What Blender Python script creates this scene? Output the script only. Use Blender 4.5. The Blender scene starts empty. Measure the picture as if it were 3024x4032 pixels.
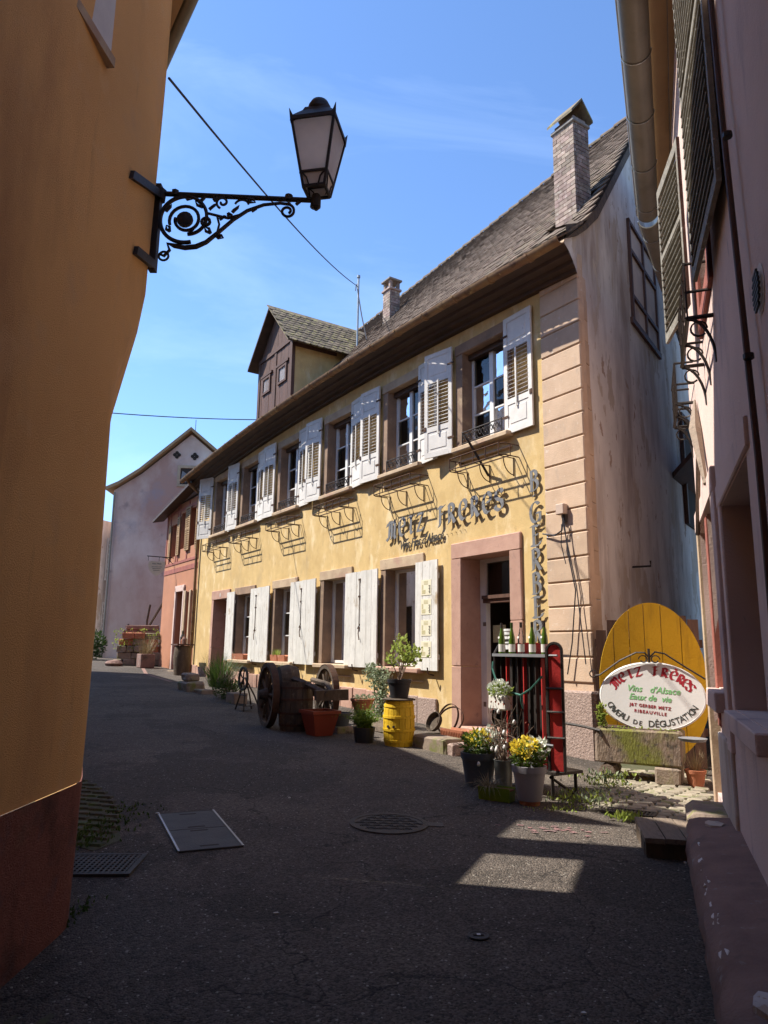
import bpy, bmesh, math, random
from mathutils import Matrix, Vector, noise
import numpy as np
random.seed(7)
S = bpy.context.scene
COL = S.collection
# ------------------------------------------------------------------ camera, sky, sun, exposure
H = 1.55
PITCH = math.atan(546/2850); ROLL = math.radians(0.8)
fw = Vector((0, math.cos(PITCH), math.sin(PITCH))); up0 = Vector((0, -math.sin(PITCH), math.cos(PITCH))); r0 = Vector((1, 0, 0))
cr = math.cos(ROLL)*r0 + math.sin(ROLL)*up0
cu = -math.sin(ROLL)*r0 + math.cos(ROLL)*up0
cd = bpy.data.cameras.new('camera'); cam = bpy.data.objects.new('camera', cd); COL.objects.link(cam)
cd.sensor_fit = 'VERTICAL'; cd.sensor_height = 36; cd.lens = 2850/4032*36
cd.clip_start = 0.05; cd.clip_end = 3000
cam.matrix_world = Matrix(((cr.x, cu.x, -fw.x, 0), (cr.y, cu.y, -fw.y, 0), (cr.z, cu.z, -fw.z, H), (0, 0, 0, 1)))
S.camera = cam
LS = Vector((1.328, -.235, -1.78)).normalized()          # direction the sunlight travels
sl = bpy.data.lights.new('sun', 'SUN'); sl.energy = 4.4; sl.angle = math.radians(0.53); sl.color = (1, .95, .86)
so = bpy.data.objects.new('sun', sl); COL.objects.link(so); so.rotation_euler = LS.to_track_quat('-Z', 'Y').to_euler(); so.location = (-20, 5, 30)
W = bpy.data.worlds.new('World'); S.world = W; W.use_nodes = True
wn = W.node_tree.nodes; wl = W.node_tree.links
bg = wn['Background']; bg.inputs['Strength'].default_value = 0.125
sky = wn.new('ShaderNodeTexSky'); sky.sky_type = 'NISHITA'; sky.sun_disc = False
sd = -LS
sky.sun_elevation = math.asin(sd.z); sky.sun_rotation = math.atan2(sd.x, sd.y)
sky.air_density = 1.0; sky.dust_density = 0.15; sky.ozone_density = 2.7; sky.altitude = 250
# thin cirrus streaks laid over the blue
tc = wn.new('ShaderNodeTexCoord'); mp = wn.new('ShaderNodeMapping'); mp.inputs['Scale'].default_value = (1.1, 3.4, 5.5); mp.inputs['Rotation'].default_value = (0.2, 0.35, 0.5)
nz = wn.new('ShaderNodeTexNoise'); nz.inputs['Scale'].default_value = 1.5; nz.inputs['Detail'].default_value = 7; nz.inputs['Roughness'].default_value = .58; nz.inputs['Distortion'].default_value = .7
cr_ = wn.new('ShaderNodeValToRGB'); cr_.color_ramp.elements[0].position = .50; cr_.color_ramp.elements[0].color = (0, 0, 0, 1); cr_.color_ramp.elements[1].position = .82; cr_.color_ramp.elements[1].color = (.17, .17, .17, 1)
mx = wn.new('ShaderNodeMixRGB'); mx.inputs['Color2'].default_value = (5.2, 6.4, 8.2, 1)
sc = wn.new('ShaderNodeMixRGB'); sc.blend_type = 'MULTIPLY'; sc.inputs['Fac'].default_value = 1; sc.inputs['Color2'].default_value = (.75, .88, 1.03, 1)
wl.new(tc.outputs['Generated'], mp.inputs['Vector']); wl.new(mp.outputs[0], nz.inputs['Vector']); wl.new(nz.outputs['Fac'], cr_.inputs['Fac'])
wl.new(sky.outputs[0], sc.inputs['Color1']); wl.new(sc.outputs[0], mx.inputs['Color1']); wl.new(cr_.outputs['Color'], mx.inputs['Fac']); wl.new(mx.outputs[0], bg.inputs['Color'])
S.view_settings.view_transform = 'Standard'; S.view_settings.look = 'None'; S.view_settings.gamma = 1; S.view_settings.use_curve_mapping = False
S.view_settings.exposure = 1.17

# ------------------------------------------------------------------ frames of reference
AZ = math.radians(-32.8)
P0 = Vector((2.97858, 10.4, 0))
D_ = Vector((math.sin(AZ), math.cos(AZ), 0)); N_ = Vector((-math.cos(AZ), math.sin(AZ), 0))
FROT = math.atan2(-D_.y, -D_.x)
def zg(s):
    s = min(s, 32)
    return .042*math.log1p(math.exp((s+3)/1.2)) if s < 40 else 0
def gxy(x, y):
    return zg((Vector((x, y, 0))-P0).dot(D_))
def FP(u, p, z=None):
    v = P0 + D_*u + N_*p
    v.z = zg(u) if z is None else z
    return v

# ------------------------------------------------------------------ mesh helpers
class MB:
    def __init__(s, tr=None): s.v = []; s.f = []; s.m = []; s.tr = tr; s.mi = 0
    def V(s, p):
        if s.tr: p = s.tr(p)
        s.v.append((p[0], p[1], p[2])); return len(s.v)-1
    def F(s, ids): s.f.append(tuple(ids)); s.m.append(s.mi)
    def poly(s, pts): s.F([s.V(p) for p in pts])
    def box(s, x0, x1, y0, y1, z0, z1, j=0, M=None, taper=0):
        c = []
        for z in (z0, z1):
            t = taper if z == z1 else 0
            for x, y in ((x0+t, y0+t), (x1-t, y0+t), (x1-t, y1-t), (x0+t, y1-t)):
                p = Vector((x, y, z))
                if j: p += Vector((random.uniform(-j, j), random.uniform(-j, j), random.uniform(-j, j)))
                if M is not None: p = M @ p
                c.append(s.V(p))
        a = c
        for q in ((0, 3, 2, 1), (4, 5, 6, 7), (0, 1, 5, 4), (1, 2, 6, 5), (2, 3, 7, 6), (3, 0, 4, 7)): s.F([a[i] for i in q])
    def cbox(s, x0, x1, y0, y1, z0, z1, c, j=0, M=None):
        """box with every edge cut back by c"""
        pts = []
        def P(x, y, z):
            p = Vector((x, y, z))
            if j: p += Vector((random.uniform(-j, j), random.uniform(-j, j), random.uniform(-j, j)))
            if M is not None: p = M @ p
            return s.V(p)
        X = (x0, x1); Y = (y0, y1); Z = (z0, z1); g = {}
        for i in (0, 1):
            for k in (0, 1):
                for l in (0, 1):
                    sx, sy, sz = (c if i == 0 else -c), (c if k == 0 else -c), (c if l == 0 else -c)
                    g[i, k, l, 'x'] = P(X[i], Y[k]+sy, Z[l]+sz); g[i, k, l, 'y'] = P(X[i]+sx, Y[k], Z[l]+sz); g[i, k, l, 'z'] = P(X[i]+sx, Y[k]+sy, Z[l])
        def face(a, rev):
            s.F(a[::-1] if rev else a)
        for i in (0, 1): face([g[i, 0, 0, 'x'], g[i, 1, 0, 'x'], g[i, 1, 1, 'x'], g[i, 0, 1, 'x']], i == 0)
        for k in (0, 1): face([g[0, k, 0, 'y'], g[1, k, 0, 'y'], g[1, k, 1, 'y'], g[0, k, 1, 'y']], k == 1)
        for l in (0, 1): face([g[0, 0, l, 'z'], g[1, 0, l, 'z'], g[1, 1, l, 'z'], g[0, 1, l, 'z']], l == 0)
        for i in (0, 1):
            for k in (0, 1): face([g[i, k, 0, 'x'], g[i, k, 1, 'x'], g[i, k, 1, 'y'], g[i, k, 0, 'y']], (i+k) % 2 == 1)
        for i in (0, 1):
            for l in (0, 1): face([g[i, 0, l, 'x'], g[i, 1, l, 'x'], g[i, 1, l, 'z'], g[i, 0, l, 'z']], (i+l) % 2 == 0)
        for k in (0, 1):
            for l in (0, 1): face([g[0, k, l, 'y'], g[1, k, l, 'y'], g[1, k, l, 'z'], g[0, k, l, 'z']], (k+l) % 2 == 1)
        for i in (0, 1):
            for k in (0, 1):
                for l in (0, 1): face([g[i, k, l, 'x'], g[i, k, l, 'y'], g[i, k, l, 'z']], (i+k+l) % 2 == 0)
    def tube(s, pts, r, n=6, cap=True, flat=None):
        pts = [Vector(p) for p in pts]; rs = r if isinstance(r, (list, tuple)) else [r]*len(pts); rings = []
        prev = None
        for i, p in enumerate(pts):
            t = (pts[min(i+1, len(pts)-1)]-pts[max(i-1, 0)])
            if t.length < 1e-9: t = Vector((0, 0, 1))
            t.normalize()
            if prev is None:
                a = t.orthogonal().normalized() if flat is None else (Vector(flat)-t*Vector(flat).dot(t)).normalized()
            else:
                a = prev - t*prev.dot(t)
                a = a.normalized() if a.length > 1e-6 else t.orthogonal().normalized()
            prev = a; b = t.cross(a)
            rings.append([s.V(p+(a*math.cos(2*math.pi*k/n)+b*math.sin(2*math.pi*k/n))*rs[i]) for k in range(n)])
        for q, w in zip(rings, rings[1:]):
            for k in range(n): s.F((q[k], q[(k+1) % n], w[(k+1) % n], w[k]))
        if cap: s.F(rings[0][::-1]); s.F(rings[-1])
    def lathe(s, prof, n=16, c=(0, 0, 0), M=None, a0=0, a1=2*math.pi, cap=True):
        rings = []; full = abs(a1-a0-2*math.pi) < 1e-6
        for r, z in prof:
            ring = []
            for k in range(n if full else n+1):
                a = a0+(a1-a0)*k/n
                p = Vector((c[0]+r*math.cos(a), c[1]+r*math.sin(a), c[2]+z))
                if M is not None: p = M @ p
                ring.append(s.V(p))
            rings.append(ring)
        m = len(rings[0])
        for q, w in zip(rings, rings[1:]):
            for k in range(m if full else m-1): s.F((q[k], q[(k+1) % m], w[(k+1) % m], w[k]))
        if cap and full:
            if prof[0][0] > 1e-4: s.F(rings[0][::-1])
            if prof[-1][0] > 1e-4: s.F(rings[-1])
    def prism(s, poly, w0, w1, ax='y', M=None):
        """2-D outline (a,b) extruded along an axis; ax='y': (a,w,b), 'z': (a,b,w), 'x': (w,a,b)"""
        def P(a, b, w):
            p = Vector((a, w, b) if ax == 'y' else (a, b, w) if ax == 'z' else (w, a, b))
            if M is not None: p = M @ p
            return s.V(p)
        A = [P(a, b, w0) for a, b in poly]; B = [P(a, b, w1) for a, b in poly]
        n = len(poly); s.F(A); s.F(B[::-1])
        for i in range(n): s.F((A[i], B[i], B[(i+1) % n], A[(i+1) % n]))
    def quadstrip(s, A, B):
        a = [s.V(p) for p in A]; b = [s.V(p) for p in B]
        for i in range(len(a)-1): s.F((a[i], a[i+1], b[i+1], b[i]))
    def mesh(s, name, mats, smooth=False, fix=True):
        me = bpy.data.meshes.new(name); me.from_pydata(s.v, [], s.f)
        for m in (mats if isinstance(mats, (list, tuple)) else [mats]): me.materials.append(m)
        if isinstance(mats, (list, tuple)) and len(mats) > 1: me.polygons.foreach_set('material_index', s.m)
        if fix:
            bm = bmesh.new(); bm.from_mesh(me); bmesh.ops.recalc_face_normals(bm, faces=bm.faces); bm.to_mesh(me); bm.free()
        if smooth:
            me.polygons.foreach_set('use_smooth', [True]*len(me.polygons))
            try: me.set_sharp_from_angle(angle=math.radians(38))
            except Exception: pass
        me.update(); return me
    def build(s, name, mats, parent=None, kind=None, smooth=False, label=None, fix=True):
        o = bpy.data.objects.new(name, s.mesh(name, mats, smooth, fix)); COL.objects.link(o)
        if parent is not None: o.parent = parent
        if kind: o['kind'] = kind
        if label: o['label'] = label
        return o
def ftr(p): return (-p[0], -p[1], p[2])          # (u, p, z) of the facade -> local axes of an object turned by FROT
def FM(): return MB(ftr)
def inst(me, name, parent, M=None, loc=None, label=None):
    o = bpy.data.objects.new(name, me); COL.objects.link(o)
    if parent is not None: o.parent = parent
    if M is not None: o.matrix_local = M
    elif loc is not None: o.location = loc
    if label: o['label'] = label
    return o
def T(name, label, cat, loc=(0, 0, 0), rz=0, group=None):
    o = bpy.data.objects.new(name, None); COL.objects.link(o); o.location = loc; o.rotation_euler = (0, 0, rz); o.empty_display_size = .1
    o['label'] = label; o['category'] = cat
    if group: o['group'] = group
    return o
def tag(o, label, cat, group=None):
    o['label'] = label; o['category'] = cat
    if group: o['group'] = group
    return o
def holes_wall(mb, x0, x1, z0, z1, holes, P, t, ztop=None):
    """front face with rectangular openings plus their reveals; P(x, depth, z) -> point"""
    xs = sorted({x0, x1, *[h[0] for h in holes], *[h[1] for h in holes]}); zs = sorted({z0, z1, *[h[2] for h in holes], *[h[3] for h in holes]})
    # subdivide long spans
    for a, b in zip(xs, xs[1:]):
        mxx = (a+b)/2
        for c, d in zip(zs, zs[1:]):
            mz = (c+d)/2
            if any(h[0] < mxx < h[1] and h[2] < mz < h[3] for h in holes): continue
            k = lambda x, z: (ztop(x) if (ztop and z == z1) else z)
            mb.poly([P(a, 0, c), P(b, 0, c), P(b, 0, k(b, d)), P(a, 0, k(a, d))])
    for h in holes:
        a, b, c, d = h[:4]; e = h[4] if len(h) > 4 else t
        mb.poly([P(a, 0, c), P(a, 0, d), P(a, e, d), P(a, e, c)]); mb.poly([P(b, 0, c), P(b, e, c), P(b, e, d), P(b, 0, d)])
        mb.poly([P(a, 0, d), P(b, 0, d), P(b, e, d), P(a, e, d)]); mb.poly([P(a, 0, c), P(a, e, c), P(b, e, c), P(b, 0, c)])

# ------------------------------------------------------------------ materials
def mat(name, c1, c2=None, scale=3., rough=.85, bump=.25, bscale=40., stains=(), rnd=0., metal=0., spec=.3, coord='w', stretch=(1, 1, 1), detail=5, hue=0.):
    """c1/c2 mixed by noise; stains = [(colour, scale, lo, hi, (sx,sy,sz))]; rnd = value variation from one object to the next"""
    m = bpy.data.materials.new(name); m.use_nodes = True; nt = m.node_tree; N = nt.nodes; Lk = nt.links
    b = N['Principled BSDF']; b.inputs['Roughness'].default_value = rough; b.inputs['Metallic'].default_value = metal
    b.inputs['Specular IOR Level'].default_value = spec
    if coord == 'w': src = N.new('ShaderNodeNewGeometry').outputs['Position']
    else: src = N.new('ShaderNodeTexCoord').outputs['Object']
    def nzt(sc, st=(1, 1, 1), det=detail, seed=0.):
        mpn = N.new('ShaderNodeMapping'); mpn.inputs['Scale'].default_value = st; mpn.inputs['Location'].default_value = (seed, seed*1.7, seed*.6); Lk.new(src, mpn.inputs['Vector'])
        t = N.new('ShaderNodeTexNoise'); t.inputs['Scale'].default_value = sc; t.inputs['Detail'].default_value = det; t.inputs['Roughness'].default_value = .62
        Lk.new(mpn.outputs[0], t.inputs['Vector']); return t.outputs['Fac']
    def ramp(f, lo, hi):
        r = N.new('ShaderNodeMapRange'); r.inputs['From Min'].default_value = lo; r.inputs['From Max'].default_value = hi; Lk.new(f, r.inputs['Value']); return r.outputs[0]
    c2 = c2 or tuple(x*.8 for x in c1)
    mxn = N.new('ShaderNodeMixRGB'); mxn.inputs['Color1'].default_value = (*c1, 1); mxn.inputs['Color2'].default_value = (*c2, 1)
    Lk.new(ramp(nzt(scale, stretch), .32, .68), mxn.inputs['Fac']); out = mxn.outputs[0]
    for i, st in enumerate(stains):
        q = N.new('ShaderNodeMixRGB'); q.inputs['Color2'].default_value = (*st[0], 1); Lk.new(out, q.inputs['Color1'])
        Lk.new(ramp(nzt(st[1], st[4] if len(st) > 4 else (1, 1, 1), 6, 3.3*(i+1)), st[2], st[3]), q.inputs['Fac']); out = q.outputs[0]
    if rnd or hue:
        oi = N.new('ShaderNodeObjectInfo'); hs = N.new('ShaderNodeHueSaturation'); Lk.new(out, hs.inputs['Color'])
        r = N.new('ShaderNodeMapRange'); r.inputs['To Min'].default_value = 1-rnd; r.inputs['To Max'].default_value = 1+rnd; Lk.new(oi.outputs['Random'], r.inputs['Value']); Lk.new(r.outputs[0], hs.inputs['Value'])
        if hue:
            wv = N.new('ShaderNodeMath'); wv.operation = 'MULTIPLY'; wv.inputs[1].default_value = 17.3; fr = N.new('ShaderNodeMath'); fr.operation = 'FRACT'
            Lk.new(oi.outputs['Random'], wv.inputs[0]); Lk.new(wv.outputs[0], fr.inputs[0])
            r2 = N.new('ShaderNodeMapRange'); r2.inputs['To Min'].default_value = .5-hue; r2.inputs['To Max'].default_value = .5+hue; Lk.new(fr.outputs[0], r2.inputs['Value']); Lk.new(r2.outputs[0], hs.inputs['Hue'])
        out = hs.outputs[0]
    Lk.new(out, b.inputs['Base Color'])
    if bump:
        bn = N.new('ShaderNodeBump'); bn.inputs['Strength'].default_value = bump; bn.inputs['Distance'].default_value = .02
        Lk.new(nzt(bscale, stretch, 4, 9.1), bn.inputs['Height']); Lk.new(bn.outputs[0], b.inputs['Normal'])
    return m
def glass_mat(name, tint, wavy=.0):
    m = bpy.data.materials.new(name); m.use_nodes = True; nt = m.node_tree; N = nt.nodes; Lk = nt.links
    for n in list(N):
        if n.type == 'BSDF_PRINCIPLED': N.remove(n)
    o = N['Material Output']; t = N.new('ShaderNodeBsdfTransparent'); t.inputs[0].default_value = (*tint, 1); g = N.new('ShaderNodeBsdfGlossy'); g.inputs['Roughness'].default_value = .02
    f = N.new('ShaderNodeFresnel'); f.inputs['IOR'].default_value = 1.65; mxs = N.new('ShaderNodeMixShader')
    Lk.new(f.outputs[0], mxs.inputs[0]); Lk.new(t.outputs[0], mxs.inputs[1]); Lk.new(g.outputs[0], mxs.inputs[2]); Lk.new(mxs.outputs[0], o.inputs['Surface'])
    if wavy:
        nz = N.new('ShaderNodeTexNoise'); nz.inputs['Scale'].default_value = 4.5; nz.inputs['Detail'].default_value = 1.5; bn = N.new('ShaderNodeBump'); bn.inputs['Strength'].default_value = wavy; bn.inputs['Distance'].default_value = .03
        ge = N.new('ShaderNodeNewGeometry'); Lk.new(ge.outputs['Position'], nz.inputs['Vector']); Lk.new(nz.outputs['Fac'], bn.inputs['Height']); Lk.new(bn.outputs[0], g.inputs['Normal'])
    return m
def leaf_mat(name, c1, c2, trans=.3):
    m = bpy.data.materials.new(name); m.use_nodes = True; nt = m.node_tree; N = nt.nodes; Lk = nt.links
    b = N['Principled BSDF']; b.inputs['Roughness'].default_value = .5; b.inputs['Specular IOR Level'].default_value = .35
    ge = N.new('ShaderNodeNewGeometry'); nz = N.new('ShaderNodeTexNoise'); nz.inputs['Scale'].default_value = 14; nz.inputs['Detail'].default_value = 3
    rp = N.new('ShaderNodeMapRange'); rp.inputs['From Min'].default_value = .35; rp.inputs['From Max'].default_value = .65
    mxn = N.new('ShaderNodeMixRGB'); mxn.inputs['Color1'].default_value = (*c1, 1); mxn.inputs['Color2'].default_value = (*c2, 1)
    Lk.new(ge.outputs['Position'], nz.inputs['Vector']); Lk.new(nz.outputs['Fac'], rp.inputs['Value']); Lk.new(rp.outputs[0], mxn.inputs['Fac']); Lk.new(mxn.outputs[0], b.inputs['Base Color'])
    tr = N.new('ShaderNodeBsdfTranslucent'); Lk.new(mxn.outputs[0], tr.inputs['Color']); ms = N.new('ShaderNodeMixShader'); ms.inputs[0].default_value = trans
    Lk.new(b.outputs[0], ms.inputs[1]); Lk.new(tr.outputs[0], ms.inputs[2]); Lk.new(ms.outputs[0], N['Material Output'].inputs['Surface'])
    return m
K = {}
K['yellow'] = mat('yellow_limewash', (.60, .425, .19), (.49, .335, .14), 2.6, .92, .25, 55, [((.66, .51, .29), 3.1, .54, .68, (1, 1, .5)), ((.43, .30, .14), 7, .57, .72, (1.2, 1.2, .45)), ((.40, .29, .15), 1.0, .58, .8, (1, 1, .4)), ((.36, .27, .15), .9, .63, .8, (1, 1, .35))])
K['peach'] = mat('peach_quoin_paint', (.53, .38, .265), (.45, .315, .215), 3, .9, .3, 50, [((.38, .29, .22), 5, .55, .75, (1, 1, .5)), ((.56, .45, .35), 9, .62, .7)], rnd=.09)
K['pinkstone'] = mat('pink_sandstone', (.46, .28, .21), (.38, .22, .165), 4, .88, .3, 60, [((.26, .16, .13), 9, .58, .75)], rnd=.08)
K['beigestone'] = mat('beige_sandstone', (.50, .38, .25), (.38, .27, .18), 4, .9, .3, 60, [((.22, .17, .12), 5, .6, .8, (1, 1, .5)), ((.40, .25, .18), 2, .55, .7)], rnd=.08)
K['jamb'] = mat('weathered_jamb_stone', (.30, .20, .135), (.20, .135, .095), 3, .9, .35, 50, [((.40, .30, .19), 4, .58, .75)], rnd=.1)
K['granite'] = mat('rough_granite', (.40, .29, .24), (.22, .155, .13), 38, .9, .9, 30, [((.52, .42, .36), 60, .58, .66)])
K['render_white'] = mat('aged_gable_render', (.72, .655, .60), (.62, .56, .51), 1.6, .95, .45, 45, [((.36, .28, .235), .9, .46, .70, (1.4, 1.4, .35)), ((.50, .41, .33), 1.5, .575, .59, (1, 1, .42)), ((.30, .245, .235), 5, .60, .76, (1.6, 1.6, .3)), ((.40, .29, .22), 3.4, .635, .65, (1, 1, .6))])
K['cornice'] = mat('dark_brown_wood', (.075, .045, .03), (.05, .03, .02), 3, .6, .15, 30, stretch=(1, 1, 3))
K['gutter'] = mat('worn_painted_gutter', (.17, .085, .045), (.27, .165, .07), 3.5, .6, .2, 30, [((.07, .035, .02), 4, .55, .7), ((.45, .33, .14), 6, .62, .72)])
K['tile'] = mat('roof_tile_clay', (.165, .118, .082), (.10, .073, .054), 9, .9, .3, 50, [((.21, .19, .14), 14, .57, .75), ((.06, .05, .04), 5, .56, .72)], rnd=.3, hue=.012)
K['tile_moss'] = mat('mossy_roof_tile', (.20, .155, .105), (.13, .10, .07), 9, .9, .3, 50, [((.30, .27, .10), 7, .52, .68), ((.06, .05, .04), 5, .58, .72)], rnd=.3)
K['brick'] = mat('chimney_brick', (.34, .255, .21), (.22, .16, .13), 9, .9, .4, 60, [((.48, .42, .36), 12, .56, .7)], rnd=.35, hue=.02)
K['mortar'] = mat('mortar', (.30, .27, .24), (.2, .18, .16), 15, .95, .3, 60)
K['white'] = mat('weathered_white_paint', (.66, .625, .575), (.56, .53, .49), 5, .65, .12, 60, [((.40, .37, .33), 9, .64, .72, (1, 1, .35)), ((.22, .14, .08), 16, .70, .76, (1, 1, .5))], rnd=.04)
K['plank_white'] = mat('peeling_white_boards', (.66, .63, .58), (.55, .525, .48), 4, .7, .2, 70, [((.42, .40, .37), 12, .60, .70, (1.4, 1.4, .3)), ((.33, .27, .20), 26, .64, .69, (1, 1, .4)), ((.36, .27, .17), 3, .61, .70, (1, 1, .6)), ((.47, .44, .39), 8, .50, .75, (1.6, 1.6, .12))], rnd=.04)
K['frame'] = mat('white_window_paint', (.72, .71, .68), (.62, .61, .59), 4, .45, .05, 50)
K['iron'] = mat('black_iron', (.028, .024, .022), (.045, .034, .028), 20, .55, .2, 60, metal=.4, spec=.4)
K['rust'] = mat('rusty_iron', (.10, .05, .03), (.055, .03, .02), 15, .75, .3, 60, metal=.3)
K['grey_metal'] = mat('grey_sheet_letters', (.20, .20, .205), (.15, .15, .155), 6, .5, .05, 60)
K['dark_letter'] = mat('dark_script_iron', (.05, .045, .04), (.07, .06, .05), 20, .6, .1, 60)
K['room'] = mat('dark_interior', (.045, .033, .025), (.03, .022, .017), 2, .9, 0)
K['curtain'] = mat('grey_net_curtain', (.34, .34, .34), (.24, .24, .24), 3, .9, 0, stretch=(9, 9, .3))
K['glass'] = glass_mat('window_glass', (.78, .80, .80), .0)
K['glass_old'] = glass_mat('wavy_old_glass', (.6, .62, .62), .35)
K['brownwood'] = mat('reddish_brown_wood', (.115, .055, .036), (.075, .038, .026), 5, .65, .25, 30, [((.20, .11, .07), 8, .6, .75, (3, 3, .3))], stretch=(4, 4, .4), rnd=.12)
K['orange'] = mat('ochre_orange_render', (.80, .47, .18), (.72, .40, .145), .8, .95, .55, 150, [((.44, .23, .09), 2.4, .64, .85, (1.6, 1.6, .22)), ((.74, .44, .18), 3.5, .57, .66), ((.54, .29, .115), 1.1, .50, .75, (1.2, 1.2, .4)), ((.70, .42, .19), 2.2, .58, .78)])
K['redbase'] = mat('dark_red_plinth_render', (.34, .125, .085), (.24, .085, .06), 38, .95, 1.0, 110, [((.36, .15, .11), 90, .60, .70), ((.10, .045, .035), 3, .52, .74), ((.20, .10, .09), 5, .56, .72), ((.16, .11, .07), 1.1, .58, .75)])
K['pinkwall'] = mat('pale_pink_render', (.66, .49, .42), (.57, .42, .365), 1.1, .95, .35, 55, [((.40, .29, .28), 2.2, .56, .72, (1.3, 1.3, .4)), ((.34, .27, .28), 7, .64, .74, (1, 1, .4))])
K['farpink'] = mat('faded_pink_render', (.74, .64, .55), (.66, .54, .45), .45, .95, .35, 20, [((.44, .265, .205), .20, .42, .62, (1, 1, .6)), ((.33, .28, .285), .5, .55, .72), ((.36, .26, .22), 1.6, .62, .74)])
K['redwall'] = mat('salmon_red_render', (.44, .20, .115), (.37, .165, .095), 1.2, .93, .25, 50, [((.38, .17, .12), 3, .58, .75)])
K['timber'] = mat('painted_timber', (.33, .11, .08), (.24, .08, .06), 5, .75, .2, 40, rnd=.1)
K['asphalt'] = None
K['cobble'] = mat('cobble_granite', (.30, .26, .19), (.20, .17, .13), 12, .85, .35, 60, [((.14, .155, .055), 6, .56, .7)], rnd=.22)
K['mossy_sett'] = mat('mossy_sett', (.085, .072, .05), (.055, .055, .03), 9, .95, .5, 50, [((.06, .085, .022), 5, .5, .66)], rnd=.25)
K['joint'] = mat('mossy_sand_joint', (.10, .09, .055), (.06, .07, .03), 9, .95, .5, 60)
K['sand_block'] = mat('mossy_sandstone_block', (.30, .235, .175), (.19, .14, .11), 5, .9, .5, 45, [((.155, .165, .045), 4, .52, .68), ((.07, .055, .045), 7, .58, .72)], rnd=.15)
K['trough'] = mat('chiselled_trough_stone', (.27, .20, .145), (.17, .125, .10), 7, .9, .9, 30, [((.17, .17, .035), 2.6, .44, .60, (1, 1, .8)), ((.08, .065, .05), 14, .54, .66)], stretch=(1.6, 1.6, .5))
K['darkstone'] = mat('dark_red_bench_stone', (.25, .15, .12), (.17, .10, .082), 4, .9, .6, 40, [((.26, .225, .20), 7, .62, .7), ((.09, .07, .06), 3, .57, .7)])
K['wood_grey'] = mat('silvered_planks', (.25, .19, .14), (.17, .13, .10), 7, .8, .3, 40, [((.10, .075, .055), 14, .58, .7)], rnd=.15, coord='o', stretch=(9, 1, 9))
K['oldwood'] = mat('old_oak', (.105, .075, .05), (.06, .042, .03), 7, .85, .4, 30, [((.17, .14, .10), 10, .58, .72)], rnd=.18, stretch=(2, 2, .5))
K['yellowpaint'] = mat('yellow_barrel_paint', (.66, .42, .018), (.58, .36, .015), 3, .6, .18, 40, [((.42, .25, .02), 6, .58, .75, (2, 2, .4))], rnd=.06)
K['ovalyellow'] = mat('yellow_board_paint', (.58, .335, .012), (.50, .285, .010), 2, .75, .15, 35, [((.36, .20, .01), 3, .56, .75, (3, 3, .3))], rnd=.05)
K['redpaint'] = mat('bright_red_paint', (.48, .035, .03), (.40, .03, .027), 4, .5, .1, 40, [((.25, .03, .025), 5, .6, .75)])
K['signwhite'] = mat('white_sign_enamel', (.66, .64, .61), (.60, .58, .55), 2, .4, .04, 30, [((.5, .48, .44), 3, .62, .8)])
K['signred'] = mat('sign_red_print', (.33, .02, .03), (.28, .018, .027), 8, .5, 0)
K['signgreen'] = mat('sign_green_print', (.22, .50, .20), (.18, .43, .17), 8, .5, 0)
K['signblack'] = mat('sign_black_print', (.05, .055, .05), (.03, .035, .03), 8, .5, 0)
K['terracotta'] = mat('terracotta', (.44, .165, .085), (.36, .13, .07), 8, .85, .2, 50, [((.5, .33, .24), 9, .6, .74)], rnd=.08)
K['redpot'] = mat('dark_red_plastic', (.26, .05, .025), (.22, .042, .022), 3, .45, .05, 20)
K['greypot'] = mat('anthracite_plastic', (.085, .095, .115), (.07, .08, .10), 3, .5, .08, 30)
K['lilacpot'] = mat('lilac_grey_plastic', (.30, .285, .31), (.26, .25, .27), 3, .5, .08, 30)
K['blackpot'] = mat('black_plastic', (.022, .022, .025), (.03, .03, .033), 5, .45, .06, 20)
K['greenpot'] = mat('lime_plastic', (.17, .26, .018), (.14, .22, .015), 4, .45, .05, 20)
K['soil'] = mat('potting_soil', (.05, .03, .02), (.085, .05, .03), 30, .95, .8, 60)
K['zinc'] = mat('zinc_can', (.40, .41, .40), (.30, .31, .30), 4, .38, .1, 20, metal=.8)
K['bottle'] = mat('green_wine_glass', (.075, .13, .012), (.06, .105, .012), 3, .08, 0, spec=.6)
K['bottle_clear'] = glass_mat('clear_bottle_glass', (.85, .83, .82))
K['label'] = mat('cream_paper_label', (.66, .63, .57), (.58, .55, .49), 8, .7, 0)
K['paper'] = mat('cream_poster_paper', (.68, .63, .47), (.62, .56, .41), 12, .75, 0)
K['print'] = mat('poster_ink_olive', (.38, .33, .17), (.48, .43, .26), 30, .8, 0)
K['inkblack'] = mat('poster_ink_black', (.07, .06, .05), (.10, .09, .07), 30, .8, 0)
K['louvre'] = mat('old_cream_louvres', (.27, .245, .20), (.15, .13, .105), 9, .8, .3, 40, [((.46, .43, .37), 16, .60, .68)], rnd=.06)
K['zincgutter'] = mat('dull_zinc_gutter', (.235, .215, .17), (.19, .175, .14), 3, .5, .12, 15, [((.15, .135, .10), 2.2, .55, .75)], metal=.35)
K['soffit'] = mat('tan_soffit_boards', (.36, .235, .125), (.30, .19, .10), 2, .8, .12, 20, [((.22, .14, .08), 4, .6, .75)])
K['milk'] = leaf_mat('frosted_lantern_glass', (.93, .93, .94), (.88, .88, .90), .85)
K['leaf'] = leaf_mat('leaf_green', (.075, .13, .02), (.12, .19, .03))
K['leaf_light'] = leaf_mat('leaf_lime', (.27, .35, .06), (.36, .42, .10), .45)
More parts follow.
